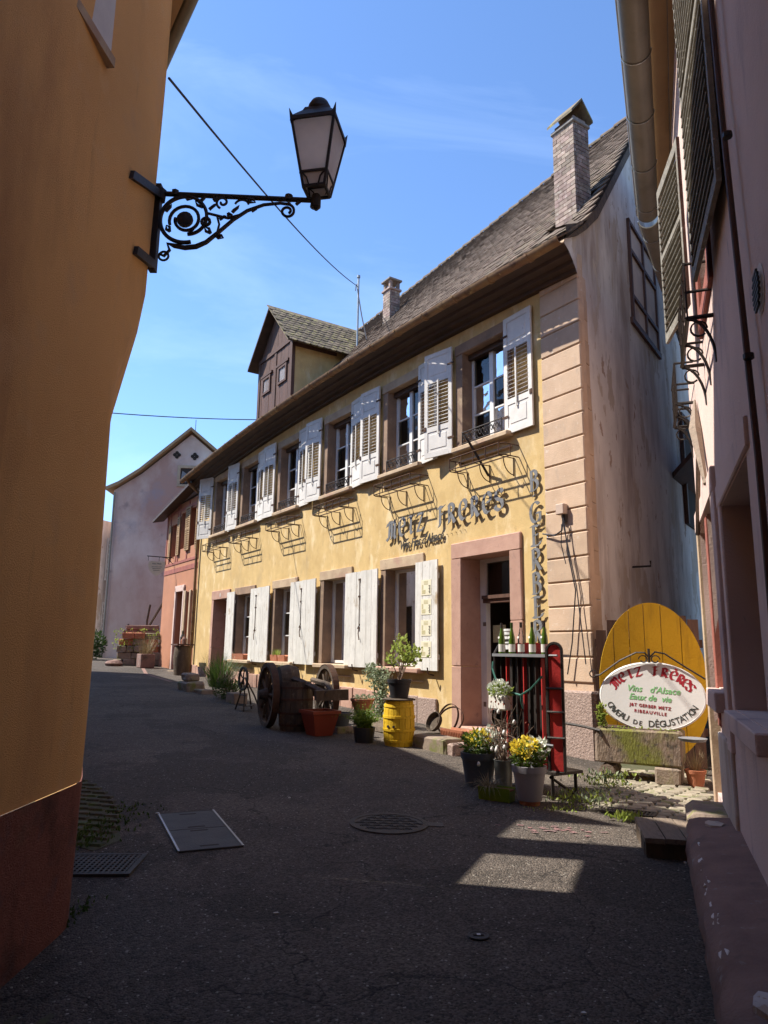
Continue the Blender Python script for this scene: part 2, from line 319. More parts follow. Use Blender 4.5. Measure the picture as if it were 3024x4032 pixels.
K['leaf_ivy'] = leaf_mat('leaf_ivy', (.13, .18, .07), (.38, .42, .29), .25)
K['leaf_dark'] = leaf_mat('leaf_dark', (.035, .07, .012), (.07, .115, .022))
K['fern'] = leaf_mat('fern_green', (.10, .17, .02), (.20, .30, .035), .35)
K['petal_y'] = leaf_mat('petal_yellow', (.78, .56, .02), (.70, .60, .12), .3)
K['petal_w'] = leaf_mat('petal_white', (.72, .72, .66), (.62, .66, .52), .3)
K['straw'] = leaf_mat('dry_straw', (.30, .225, .12), (.20, .145, .075), .2)
K['twig'] = mat('bare_twig', (.13, .085, .06), (.22, .16, .12), 12, .85, .2, 50)
K['egg'] = mat('egg_shell_white', (.70, .68, .64), (.64, .62, .58), 8, .5, 0)
K['cablegreen'] = mat('green_fairy_cable', (.05, .16, .12), (.04, .13, .10), 8, .5, 0)
K['cable'] = mat('black_cable', (.02, .02, .03), (.03, .03, .04), 8, .6, 0)
K['greybox'] = mat('cream_junction_plastic', (.50, .38, .30), (.45, .34, .27), 8, .6, .05, 30)
K['drain'] = mat('dark_drain_iron', (.055, .047, .038), (.085, .072, .058), 12, .75, .3, 50, metal=.1)
K['steelcover'] = mat('galvanised_cover', (.10, .092, .08), (.07, .065, .058), 5, .75, .3, 60, metal=.1)
K['steeledge'] = mat('bright_cover_edge', (.42, .41, .38), (.30, .29, .27), 6, .4, .1, 40, metal=.7)
K['pinkpaint'] = mat('worn_pink_marking', (.24, .12, .115), (.15, .10, .095), 6, .9, .3, 80)
K['bucket'] = mat('white_plastic_bucket', (.66, .66, .63), (.6, .6, .57), 4, .45, 0)
# ------------------------------------------------------------------ ground
def asphalt():
    m = mat('old_asphalt', (.094, .075, .060), (.070, .056, .046), .8, .93, 0, 40, [((.125, .10, .076), .42, .50, .72), ((.05, .042, .036), 1.7, .56, .72), ((.062, .05, .04), .33, .535, .545), ((.12, .10, .08), 7, .66, .74)])
    nt = m.node_tree; N = nt.nodes; Lk = nt.links; b = N['Principled BSDF']
    ge = N.new('ShaderNodeNewGeometry')
    v = N.new('ShaderNodeTexVoronoi'); v.inputs['Scale'].default_value = 85; v.feature = 'F1'
    Lk.new(ge.outputs['Position'], v.inputs['Vector'])
    old = b.inputs['Base Color'].links[0].from_socket
    # stones of many greys set in the binder
    sep = N.new('ShaderNodeSeparateColor'); Lk.new(v.outputs['Color'], sep.inputs[0])
    r = N.new('ShaderNodeMapRange'); r.inputs['From Min'].default_value = .0; r.inputs['From Max'].default_value = 1; r.inputs['To Min'].default_value = .4; r.inputs['To Max'].default_value = 1.6; Lk.new(sep.outputs[0], r.inputs['Value'])
    mm = N.new('ShaderNodeVectorMath'); mm.operation = 'SCALE'; Lk.new(old, mm.inputs[0]); Lk.new(r.outputs[0], mm.inputs['Scale'])
    r2 = N.new('ShaderNodeMapRange'); r2.inputs['From Min'].default_value = .982; r2.inputs['From Max'].default_value = .995; Lk.new(sep.outputs[1], r2.inputs['Value'])
    q = N.new('ShaderNodeMixRGB'); q.inputs['Color2'].default_value = (.30, .27, .23, 1); Lk.new(mm.outputs[0], q.inputs['Color1']); Lk.new(r2.outputs[0], q.inputs['Fac']); Lk.new(q.outputs[0], b.inputs['Base Color'])
    # hairline cracks wandering over the surface
    nd = N.new('ShaderNodeTexNoise'); nd.inputs['Scale'].default_value = 1.6; nd.inputs['Detail'].default_value = 5; Lk.new(ge.outputs['Position'], nd.inputs['Vector'])
    ad = N.new('ShaderNodeVectorMath'); ad.operation = 'ADD'; sc2 = N.new('ShaderNodeVectorMath'); sc2.operation = 'SCALE'; sc2.inputs['Scale'].default_value = 1.3; Lk.new(nd.outputs['Color'], sc2.inputs[0]); Lk.new(ge.outputs['Position'], ad.inputs[0]); Lk.new(sc2.outputs[0], ad.inputs[1])
    vc_ = N.new('ShaderNodeTexVoronoi'); vc_.feature = 'DISTANCE_TO_EDGE'; vc_.inputs['Scale'].default_value = .42; Lk.new(ad.outputs[0], vc_.inputs['Vector'])
    rc_ = N.new('ShaderNodeMapRange'); rc_.inputs['From Min'].default_value = .002; rc_.inputs['From Max'].default_value = .006; rc_.inputs['To Min'].default_value = .42; Lk.new(vc_.outputs['Distance'], rc_.inputs['Value'])
    mk = N.new('ShaderNodeVectorMath'); mk.operation = 'SCALE'; Lk.new(q.outputs[0], mk.inputs[0]); Lk.new(rc_.outputs[0], mk.inputs['Scale']); Lk.new(mk.outputs[0], b.inputs['Base Color'])
    bn = N.new('ShaderNodeBump'); bn.inputs['Strength'].default_value = .85; bn.inputs['Distance'].default_value = .012; Lk.new(v.outputs['Distance'], bn.inputs['Height']); bn.invert = True
    Lk.new(bn.outputs[0], b.inputs['Normal'])
    return m
K['asphalt'] = asphalt()
def gridvals(lo, hi, fine0, fine1, step):
    a = list(np.arange(fine0, fine1+1e-6, step)); x = fine0; st = step; left = []
    while x > lo: st *= 1.6; x -= st; left.append(max(x, lo))
    x = fine1; st = step; right = []
    while x < hi: st *= 1.6; x += st; right.append(min(x, hi))
    return left[::-1]+a+right
g = MB()
us = gridvals(-600, 600, -14, 36, .5); ps = gridvals(-600, 600, -14, 14, 1.0)
ids = [[g.V(FP(u, p)) for p in ps] for u in us]
for i in range(len(us)-1):
    for j in range(len(ps)-1): g.F((ids[i][j], ids[i][j+1], ids[i+1][j+1], ids[i+1][j]))
g.build('street_ground', K['asphalt'], kind='structure', smooth=True)

# ------------------------------------------------------------------ the wine merchant's house
house = T('winery_house', 'long ochre yellow two storey house with white shutters and pink corner stones', 'house', (P0.x, P0.y, 0), FROT)
UC = [2.27, 4.80, 7.48, 10.2, 12.9, 15.25]          # axes of the openings, from the corner stones leftwards
def crown(u): return -.0042*(u-6.8)**2
def eave_z(u): return 7.95 + crown(u)
def roof_z(u, b):
    base = 7.85 + (b+.6)*.80 if b < .2 else 8.488 + (b-.2)*1.196
    k = min(max((b+.6)/5.4, 0), 1)
    return base + crown(u)*(1-k) + k*(-.055*(u-2.7))
WT = 7.62
holes = []
for c in UC: holes.append((c-.57, c+.57, 5.20, 7.05, .34))
for i, c in enumerate(UC[1:5]): holes.append((c-.57, c+.57, 1.24, 3.20-.025*i, .42))
DOORU = 2.27
holes.append((DOORU-.64, DOORU+.64, .30, 3.20, .62))
holes.append((14.86-.58, 14.86+.58, .3, 3.08, .5))
w = FM(); holes_wall(w, .82, 17.3, -.4, WT+.2, holes, lambda u, dpt, z: (u, -dpt, z), .34)
w.poly([(17.3, 0, -.4), (17.3, 0, 8.1), (17.3, -9, 8.1), (17.3, -9, -.4)])
w.build('wall', K['yellow'], house)
# rooms behind the openings
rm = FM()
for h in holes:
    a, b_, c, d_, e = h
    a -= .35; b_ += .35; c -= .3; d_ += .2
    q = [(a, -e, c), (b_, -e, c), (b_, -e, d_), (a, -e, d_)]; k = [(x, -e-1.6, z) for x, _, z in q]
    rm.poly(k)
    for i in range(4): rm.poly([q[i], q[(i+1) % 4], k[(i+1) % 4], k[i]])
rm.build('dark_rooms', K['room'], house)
# plinth stones, low pink band with rough granite near the door
stoneme = {}
def stone_obj(name, parent, u0, u1, p0, p1, z0, z1, m, c=.012, j=.004):
    q = FM(); q.cbox(u0, u1, p0, p1, z0, z1, c, j); return q.build(name, m, parent)
u = 3.62
random.seed(3)
while u < 17.2:
    wd = random.uniform(.5, .85)
    if not (14.86-.85 < u+wd/2 < 14.86+.85):
        top = .69 + .035*0 + random.uniform(-.02, .02) + max(0, zg(u)-.2)*.6
        stone_obj('plinth_stone', house, u, u+wd-.012, .003, .045+random.uniform(0, .02), zg(u)-.2, top, K['granite'] if u < 4.3 else K['pinkstone'])
    u += wd
stone_obj('plinth_stone', house, .84, 1.30, .003, .05, -.1, .70, K['granite'])
# corner stones with recessed joints
for i in range(18):
    z1 = 7.66 - .363*i; z0 = z1-.345
    if z1 < 1.0: break
    stone_obj('quoin_stone', house, -.012, .815, -.04, .034, z0, z1, K['peach'], .014, .0015)
q = FM(); q.box(.0, .80, -.1, .012, .9, 7.72); q.build('corner_backing', K['peach'], house)
q = FM(); q.cbox(-.06, .86, -.2, .10, -.3, 1.03, .03, .012); q.build('corner_foot', K['granite'], house)
# gable wall facing the alley: frame (a along the gable, o outwards)
GA = Vector((.386, -.9225)); GN = Vector((-.9225, -.386))
def gtr(p):
    a, o, z = p; return (-(GA.x*a+GN.x*o), -(GA.y*a+GN.y*o), z)
def GM(): return MB(gtr)
gw = GM()
outline = [(0, -.4), (11.2, -.4), (11.2, 7.2), (5.35, 13.95), (3.0, 11.28), (1.0, 8.98), (.35, 8.38), (-.1, 8.02), (-.60, 7.72), (-.58, 7.62), (-.38, 7.58), (-.22, 7.50), (-.10, 7.42), (0, 7.34)]
gw.poly([(a, 0, z) for a, z in outline])
gw.build('gable_wall', K['render_white'], house)
for i in range(18):
    z1 = 7.40-.363*i+random.uniform(-.01, .01); z0 = z1-.356
    if z1 < .9: break
    q = GM(); q.cbox(.0, .30+.008*i+(.05 if i % 2 else 0)*.3, -.02, .016, z0, z1, .006); q.build('return_stone', K['peach'], house)
# boarded gable window with red-brown frame
gwin = GM()
for a0, a1, z0, z1 in ((2.98, 3.05, 7.8, 9.95), (4.87, 4.94, 7.8, 9.95), (2.98, 4.94, 9.87, 9.94), (2.9, 5.02, 7.72, 7.84), (3.05, 4.87, 9.25, 9.33), (3.05, 4.87, 8.28, 8.36), (3.93, 4.0, 7.8, 9.9)):
    gwin.box(a0, a1, .002, .06, z0, z1)
gf = gwin.build('gable_window', K['brownwood'], house)
for a0, a1 in ((3.06, 3.92), (4.01, 4.86)):
    for z0, z1 in ((7.85, 8.27), (8.37, 9.24), (9.34, 9.86)):
        q = GM(); q.box(a0, a1, .003, .022, z0, z1); q.build('boarding', K['farpink'], gf)
# lower alley window, dark
q = GM()
for a0, a1, z0, z1 in ((6.5, 6.62, 4.4, 6.9), (7.7, 7.82, 4.4, 6.9), (6.5, 7.82, 6.86, 6.98)): q.box(a0, a1, .002, .09, z0, z1)
lw = q.build('alley_window', K['brownwood'], house)
q = GM(); q.box(6.62, 7.7, .002, .03, 4.4, 6.86); q.build('pane', K['room'], lw)
q = GM(); q.tube([(2.2, 0, 3.0), (2.2, .30, 3.0), (2.2, .30, 3.09)], .018); q.build('wall_hook', K['iron'], house)
# cornice: stepped dark timber under the eaves
us = [-.03]+[x*.75+.3 for x in range(25)]
us = [u for u in us if u < 17.5]+[17.55]
sec = [(0, 7.56), (.09, 7.57), (.10, 7.63), (.20, 7.65), (.22, 7.71), (.36, 7.73), (.38, 7.78), (.54, 7.80), (.56, 7.86), (.56, 7.92), (0, 7.92)]
c = FM()
rows = [[c.V((u if k else -.42*p+.006, p, z+crown(u))) for p, z in sec] for k, u in enumerate(us)]
for a, b_ in zip(rows, rows[1:]):
    for i in range(len(sec)-1): c.F((a[i], a[i+1], b_[i+1], b_[i]))
c.F(rows[0]); c.F(rows[-1][::-1])
c.build('cornice', K['cornice'], house)
# half-round gutter, collars at the joints
gt = FM(); gsec = [(.69+.092*math.cos(t), 7.80+.092*math.sin(t)) for t in [math.pi*(1+k/8) for k in range(9)]] + [(.69+.080*math.cos(t), 7.805+.080*math.sin(t)) for t in [math.pi*(2-k/8) for k in range(9)]]
rows = [[gt.V((u if k else -.30, p, z+crown(u))) for p, z in gsec] for k, u in enumerate(us)]
for a, b_ in zip(rows, rows[1:]):
    for i in range(len(gsec)): c = (i+1) % len(gsec); gt.F((a[i], a[c], b_[c], b_[i]))
gt.F(rows[0][::-1]); gt.F(rows[-1])
gut = gt.build('gutter', K['gutter'], house, smooth=True)
u = .35
while u < 17.3:
    q = FM(); cz = 7.80+crown(u)
    A = [[q.V((u+du, .69+r*math.cos(math.pi*(1+k/8)), cz+r*math.sin(math.pi*(1+k/8)))) for k in range(9)] for du in (-.022, .022) for r in (.088, .108)]
    for s_, t_ in ((0, 1), (1, 3), (3, 2)):
        for k in range(8): q.F((A[s_][k], A[s_][k+1], A[t_][k+1], A[t_][k]))
    q.build('gutter_collar', K['gutter'], gut); u += .92
q = FM(); q.tube([(17.25, .64, 7.35), (17.25, .45, 7.1), (17.25, .12, 6.85), (17.25, .10, 4.0), (17.25, .1, .7)], .05, 8); q.build('downpipe', K['gutter'], house, smooth=True)
# roof: deck plus courses of plain tiles
rf = FM(); bs = [-.6, -.2, .2, 1, 2, 3, 4, 4.8]; uu = [-.1+i*1.25 for i in range(15)]
idr = [[rf.V((u + .42*b_*(1-u/17.6), -b_, roof_z(u, b_)-.03)) for b_ in bs] for u in uu]
for i in range(len(uu)-1):
    for j in range(len(bs)-1): rf.F((idr[i][j], idr[i][j+1], idr[i+1][j+1], idr[i+1][j]))
back = [rf.V((u+4.0*(1-u/17.6)*1.0, -9.6, 7.7)) for u in uu]
for i in range(len(uu)-1): rf.F((idr[i][-1], back[i], back[i+1], idr[i+1][-1]))
roof = rf.build('roof', K['tile'], house)
def tile_mesh(name, wd, ln, m):
    q = MB(); t = .022
    pts = [(-wd/2, 0), (wd/2, 0), (wd/2, ln*.8), (wd*.28, ln*.97), (0, ln), (-wd*.28, ln*.97), (-wd/2, ln*.8)]   # y grows down the slope
    q.prism(pts, 0, t, 'z'); return q.mesh(name, m)
tmesh = tile_mesh('roof_tile', .168, .30, K['tile']); tmoss = tile_mesh('roof_tile_mossy', .19, .30, K['tile_moss'])
tverts = [tuple(v.co) for v in tmesh.vertices]; tfaces = [tuple(p.vertices) for p in tmesh.polygons]
def tile_mat(u, b):
    e1 = Vector((-(1.0), 0, (roof_z(u-.1, b)-roof_z(u+.1, b))/.2*1.0)); e1 = Vector((-1, 0, -(roof_z(u+.1, b)-roof_z(u-.1, b))/.2)).normalized() * -1
    # local axes of the house: x=-u, y=-p=b
    dn = Vector((0, -1, -(roof_z(u, b+.06)-roof_z(u, b-.06))/.12)).normalized()
    ex = Vector((1, 0, -(roof_z(u+.1, b)-roof_z(u-.1, b))/.2)).normalized()
    nz_ = ex.cross(dn).normalized()
    if nz_.z < 0: nz_ = -nz_; 
    tilt = Matrix.Rotation(.075+random.uniform(-.02, .03), 3, 'X'); yaw = Matrix.Rotation(random.uniform(-.03, .03), 3, 'Z')
    ey = nz_.cross(ex).normalized()
    if ey.dot(dn) < 0: ex = -ex; ey = nz_.cross(ex).normalized()
    R = Matrix((ex, ey, nz_)).transposed() @ tilt @ yaw
    o = Vector((-u, b, roof_z(u, b))) + nz_*(.012+random.uniform(0, .006))
    M = R.to_4x4(); M.translation = o; return M
allt = []
b = -.38; row = 0
while b < 4.85:
    sl = 1.32 if b < .2 else 1.56
    u0 = .42*b-.14
    u = u0 + (.085 if row % 2 else 0)
    while u < 17.5:
        inch = (b < 1.25 and b > .5 and .42 < u < 1.08) or (1.85 < b < 2.35 and 8.25 < u < 8.75) or (9.35 < u < 11.7 and b < 1.7 and roof_z(u, b) < 9.75-.0*u+ (1.1-abs(u-10.5)*1.0)*1.0)
        if not inch: allt.append((u, b))
        u += .172
    b += .155/sl; row += 1
def vis_key(t):
    u, b = t; return (u+.6*b)            # nearest the corner show largest
near = sorted(allt, key=vis_key)[:300]; ns = set(near)
for t in near: inst(tmesh, 'roof_tile', roof, tile_mat(*t))
q = MB()
for t in allt:
    if t in ns: continue
    M = tile_mat(*t); base = len(q.v)
    for v in tverts: p = M @ Vector(v); q.v.append((p.x, p.y, p.z))
    for f in tfaces: q.F([base+i for i in f])
q.build('roof_tiles', K['tile'], roof, kind='stuff', fix=False)
# ridge caps
rc = MB(); rc.lathe([(.11, 0), (.125, .42)], 10, a0=-.15, a1=math.pi+.15); rcm = rc.mesh('ridge_tile', K['tile'])
u = 2.0
while u < 17.0:
    M = Matrix(((0, 0, -1, -u), (1, 0, 0, 4.8), (0, 1, 0, roof_z(u, 4.8)-.03), (0, 0, 0, 1))); inst(rcm, 'ridge_tile', roof, M); u += .41
# verge mortar and hip of little tiles along the gable
vg = GM()
pts = [(-.62, 7.82), (-.1, 8.12), (.35, 8.46), (1.0, 9.02), (3.0, 11.32), (5.3, 13.95)]
for (a, z), (a2, z2) in zip(pts, pts[1:]):
    vg.quadstrip([(a, .05, z-.16), (a2, .05, z2-.16)], [(a, .05, z+.06), (a2, .05, z2+.06)]); vg.quadstrip([(a, .05, z+.06), (a2, .05, z2+.06)], [(a, -.3, z+.06), (a2, -.3, z2+.06)]); vg.quadstrip([(a, .0, z-.16), (a2, .0, z2-.16)], [(a, .05, z-.16), (a2, .05, z2-.16)])
vg.build('verge', K['tile'], roof)
# ---- chimneys: individual bricks on a mortar core
def chimney(u0, u1, b0, b1, z0, z1, cap):
    core = FM(); core.box(u0+.012, u1-.012, -b1+.012, -b0-.012, z0, z1); ch = core.build('chimney', K['mortar'], house)
    hb = .078; z = z0+.05; r = 0
    bw = (u1-u0)/2 if (u1-u0) < .4 else (u1-u0)/2.5
    while z < z1-.02:
        # street face, alley face
        for face in (0, 1):
            L = (u1-u0) if face == 0 else (b1-b0); x = 0; first = True
            while x < L-.005:
                wd = bw*(.5 if (first and r % 2) else 1); first = False
                wd = min(wd, L-x)
                if L-x-wd < .04: wd = L-x
                q = FM(); jj = random.uniform(0, .006)
                if face == 0: q.box(u1-x-wd+.004, u1-x-.004, -b0-.05, -b0+jj, z+.004, z+hb-.006)
                else: q.box(u0-jj, u0+.05, -b0-x-wd+.004 if x > 0 else -b0-wd+.004, -b0-x-.004-(.051 if x == 0 else 0), z+.004, z+hb-.006)
                q.build('brick', K['brick'], ch); x += wd
        z += hb; r += 1
    return ch
ch1 = chimney(.50, .99, .60, .98, 8.5, 10.70, 1)
q = FM(); q.cbox(.47, 1.02, -1.01, -.57, 10.70, 10.77, .015); q.build('chimney_band', K['mortar'], ch1)
q = FM(); q.box(.53, .96, -.95, -.63, 10.77, 10.86); q.build('chimney_neck', K['brick'], ch1)
q = FM()
for sgn in (-1, 1):      # two slabs leaning together like a tent
    c_ = -.79; A = [(.45, c_+sgn*.27, 10.83), (1.04, c_+sgn*.27, 10.83), (1.04, c_, 11.17), (.45, c_, 11.17)]; B_ = [(x, y, z+.05) for x, y, z in A]
    q.poly(A); q.poly(B_)
    for k in range(4): q.poly([A[k], A[(k+1) % 4], B_[(k+1) % 4], B_[k]])
q.build('chimney_cap', K['tile_moss'], ch1)
ch2 = chimney(8.33, 8.68, 1.92, 2.25, 9.9, 11.35, 1)
q = FM(); q.cbox(8.29, 8.72, -2.29, -1.88, 11.35, 11.42, .012); q.build('chimney_band', K['brick'], ch2)
for uu_, bb_ in ((8.34, 1.93), (8.60, 1.93), (8.34, 2.17), (8.60, 2.17)):
    q = FM(); q.box(uu_, uu_+.08, -bb_-.08, -bb_, 11.42, 11.64); q.build('cap_pillar', K['brick'], ch2)
q = FM(); q.cbox(8.28, 8.73, -2.30, -1.87, 11.64, 11.70, .012); q.build('chimney_cap', K['mortar'], ch2)
# ---- dormer
DU0, DU1, DB = 9.42, 11.62, -.42
dz0, dz1 = 7.95, 9.72
dm = FM()
def deep(u, z):  # depth at which the dormer meets the roof
    return 0.2+(z-8.45)/1.196+.25
dm.poly([(DU0, -DB, dz0), (DU0, -DB, dz1), (DU0, -deep(DU0, dz1), dz1), (DU0, .0, 8.0)]); dm.poly([(DU1, -DB, dz0), (DU1, .0, 8.0), (DU1, -deep(DU1, dz1), dz1), (DU1, -DB, dz1)])
dorm = dm.build('dormer', K['yellow'], house)
nb = 9; bw = (DU1-DU0)/nb; ap = 10.52; azp = 10.94
for i in range(nb):
    a = DU0+i*bw; b_ = a+bw-.008; q = FM()
    ztop = lambda u: dz1+(azp-dz1)*(1-abs(u-ap)/1.12)-.06
    k = (a+b_)/2; jj = random.uniform(0, .012)
    pts = [(a, dz0), (b_, dz0), (b_, ztop(b_))] + ([(ap, ztop(ap))] if a < ap < b_ else []) + [(a, ztop(a))]
    P_ = [(x, -DB+.002+jj, z) for x, z in pts]; R_ = [(x, -DB-.03, z) for x, z in pts]
    q.poly(P_); q.poly(R_[::-1])
    for t in range(len(pts)): q.poly([P_[t], P_[(t+1) % len(pts)], R_[(t+1) % len(pts)], R_[t]])
    q.build('cladding_plank', K['brownwood'], dorm)
q = FM()
for a, b_, z0, z1, p in ((DU0-.02, DU0+.12, dz0, dz1, .035), (DU1-.12, DU1+.02, dz0, dz1, .035), (10.42, 10.54, dz0, dz1, .03), (DU0-.02, DU1+.02, dz1-.07, dz1+.05, .045), (9.6, 10.36, 9.14, 9.21, .06), (10.66, 11.4, 9.14, 9.21, .06)): q.box(a, b_, -DB-.06, -DB+p, z0, z1)
q.build('dormer_frame', K['brownwood'], dorm)
q = FM(); q.box(DU0-.015, DU0+.03, -.9, -DB-.05, dz1-.22, dz1); q.build('cheek_beam', K['brownwood'], dorm)
for c0 in (9.98, 11.03):
    q = FM(); 
    for a, b_, z0, z1 in ((c0-.27, c0-.20, 8.62, 9.12), (c0+.2, c0+.27, 8.62, 9.12), (c0-.2, c0+.2, 9.06, 9.12), (c0-.2, c0+.2, 8.62, 8.68)): q.box(a, b_, -DB, -DB+.05, z0, z1)
    dwn = q.build('dormer_window', K['brownwood'], dorm)
    q = FM(); q.box(c0-.2, c0+.2, -DB+.012, -DB+.022, 8.68, 9.06); q.build('pane', K['milk'], dwn)
# dormer roof slopes with their tiles
for sgn in (-1, 1):
    q = FM(); ue = ap+sgn*1.36; ze = dz1-.16; be = 2.1; sx = []
    A = (ap, -DB+.28, azp+.05); B = (ue, -DB+.28, ze); Cc = (ue, -deep(ue, ze)-.25, ze); Dd = (ap, -deep(ap, azp)-.3, azp+.05)
    q.poly([A, B, Cc, Dd]); A2, B2, C2, D2 = [(x, y, z-.07) for x, y, z in (A, B, Cc, Dd)]; q.poly([A2, B2, C2, D2]); q.poly([A, B, B2, A2]); q.poly([B, Cc, C2, B2])
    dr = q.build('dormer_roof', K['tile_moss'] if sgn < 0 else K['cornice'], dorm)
    if sgn > 0: continue
    ln = math.hypot(1.36, azp+.05-ze); dn = Vector((1.36*1.0, 0, ze-azp-.05)).normalized()   # local x = -u grows towards the corner side
    ex = Vector((0, 1, 0)); nz_ = dn.cross(ex); nz_ = nz_ if nz_.z > 0 else -nz_
    r = 0; t = .0
    while t < ln-.08:
        y = DB-.26+(.09 if r % 2 else 0)
        o0 = Vector((-ap, 0, azp+.05))+dn*t
        while y < deep(ap, o0.z)+.1:
            ex2 = dn.cross(nz_)
            R = Matrix((ex2, dn, nz_)).transposed() @ Matrix.Rotation(.07+random.uniform(-.02, .02), 3, 'X')
            M = R.to_4x4(); M.translation = o0+Vector((0, y, 0))+nz_*.012; inst(tmoss, 'roof_tile', dr, M); y += .195
        t += .17; r += 1
q = FM(); q.tube([(9.22, -1.43, 9.8), (9.22, -1.43, 11.95)], .03, 8); q.tube([(9.22, -1.43, 11.93), (9.22, -1.43, 12.0)], .05, 8); q.tube([(9.22, -1.43, 11.8), (9.36, -1.43, 11.74), (9.38, -1.43, 11.6)], .015); q.build('roof_pole', K['zinc'], house, smooth=True)
# ------------------------------------------------------------------ windows of the facade
def surround(c, z0, z1, w, m, parent, head=.2, lintel_m=None, proud=.03, name='surround', sw=.18, dp=.25):
    for a, b in ((c-w-sw, c-w+.012), (c+w-.012, c+w+sw)):
        q = FM(); q.cbox(a, b, -dp, proud, z0, z1-.013, .008, .003); q.build('jamb_stone', m, parent)
    q = FM(); q.cbox(c-w-sw-.02, c+w+sw+.02, -dp, proud+.012, z1-.012, z1+head, .012, .005); return q.build('lintel', lintel_m or m, parent)
def casement(c, w, z0, z1, depth, rows, parent, name='window', fw_=.055, mull=.10, gm=None, split=True):
    q = FM(); y0, y1 = -depth, -depth+.06
    q.box(c-w, c-w+fw_, y0, y1, z0, z1); q.box(c+w-fw_, c+w, y0, y1, z0, z1); q.box(c-w+fw_, c+w-fw_, y0, y1, z1-fw_, z1); q.box(c-w+fw_, c+w-fw_, y0, y1, z0, z0+fw_)
    if split: q.box(c-mull/2, c+mull/2, y0, y1+.012, z0+fw_, z1-fw_)
    fr = q.build(name, K['frame'], parent)
    zz = [z0+fw_+(z1-z0-2*fw_)*i/rows for i in range(rows+1)]
    spans = ((c-w+fw_, c-mull/2), (c+mull/2, c+w-fw_)) if split else ((c-w+fw_, c+w-fw_),)
    for i in range(1, rows):
        for a, b in spans:
            q = FM(); q.box(a, b, y0+.012, y1-.006, zz[i]-.014, zz[i]+.014); q.build('glazing_bar', K['frame'], fr)
    for i in range(rows):
        for a, b in spans:
            q = FM(); tl = random.uniform(-.004, .004); t2 = random.uniform(-.004, .004)
            za, zb = zz[i]+(.014 if i else 0), zz[i+1]-(.014 if i < rows-1 else 0)
            q.poly([(a, y0+.03+tl, za), (b, y0+.03-tl, za), (b, y0+.03-tl+t2, zb), (a, y0+.03+tl+t2, zb)]); q.build('pane', gm or K['glass'], fr)
    return fr
def sill(c, w, z, parent, m, proud=.15, t=.09):
    q = FM(); q.cbox(c-w-.2, c+w+.2, -.2, proud, z-t, z-.004, .018, .004); return q.build('sill', m, parent)
def guard(c, w, z, parent):
    """low cast-iron balcony rail with scroll work"""
    q = FM(); p = .06
    q.tube([(c-w, p, z+.26), (c+w, p, z+.26)], .012, 5); q.tube([(c-w, p, z+.05), (c+w, p, z+.05)], .010, 5)
    n = 7
    for k in range(n):
        x = c-w+(2*w)*(k+.5)/n; r = .075
        for sg in (-1, 1):
            pts = []
            for t in range(15):
                a = t/14*3.6*math.pi/1.9; rr = r*(1-t/20)
                pts.append((x+sg*(.5*r+rr*math.cos(a)*.55), p, z+.15+rr*math.sin(a)))
            q.tube(pts, .0085, 4)
        q.tube([(x-.08, p, z+.05), (x, p, z+.15), (x+.08, p, z+.26)], .007, 4)
    for x in (c-w, c+w): q.tube([(x, p, z+.0), (x, p, z+.27)], .012, 5); q.tube([(x, p, z+.25), (x, -.05, z+.25)], .01, 5)
    return q.build('guard_rail', K['iron'], parent)
ups = []
for i, c in enumerate(UC):
    fr = casement(c, .556, 5.24, 7.0, .26, 3, house, gm=K['glass_old']); ups.append(fr)
    q = FM(); q.box(c-.57, c+.57, -.30, -.12, 6.93, 7.05); q.build('blind_box', K['cornice'], fr)
    surround(c, 5.21, 7.05, .57, K['jamb'], fr, .19, K['beigestone'] if i else K['jamb'])
    sill(c, .55, 5.215, fr, K['beigestone'], .16, .10); guard(c, .53, 5.22, fr)
    q = FM(); q.cbox(c-.72, c+.72, .0, .05, 4.93, 4.97, .01); q.build('basket_ledge', K['beigestone'], fr)
    # a curtain hanging inside
    q = FM(); nn = 9
    A = [(c+.06+.45*k/nn, -.42-.03*(k % 2), 5.3) for k in range(nn+1)]; B = [(x, p, 6.9) for x, p, z in A]
    q.quadstrip(A, B); q.build('curtain', K['curtain'], fr)
lint_m = [None, K['beigestone'], K['beigestone'], K['beigestone'], K['jamb']]
for i, c in enumerate(UC[1:5]):
    z1 = 3.20-.025*i
    fr = casement(c+.0, .556, 1.26, z1-.014, .27, 3 if i > 1 else 1, house, split=i > 1, fw_=.06)
    surround(c, 1.245, z1, .57, K['jamb'], fr, .21, lint_m[i+1], dp=.40)
    sill(c, .57, 1.245, fr, K['pinkstone'] if i == 0 else K['beigestone'], .17, .10)
    q = FM(); q.cbox(c-.78, c+.78, .0, .035, .98, 1.01, .01); q.build('drip_ledge', K['beigestone'], fr)
    q = FM(); nn = 7
    A = [(c-.15+.66*k/nn, -.40-.03*(k % 2), 1.3) for k in range(nn+1)]; B = [(x, p, z1-.02) for x, p, z in A]
    q.quadstrip(A, B); q.build('curtain', K['curtain'], fr)
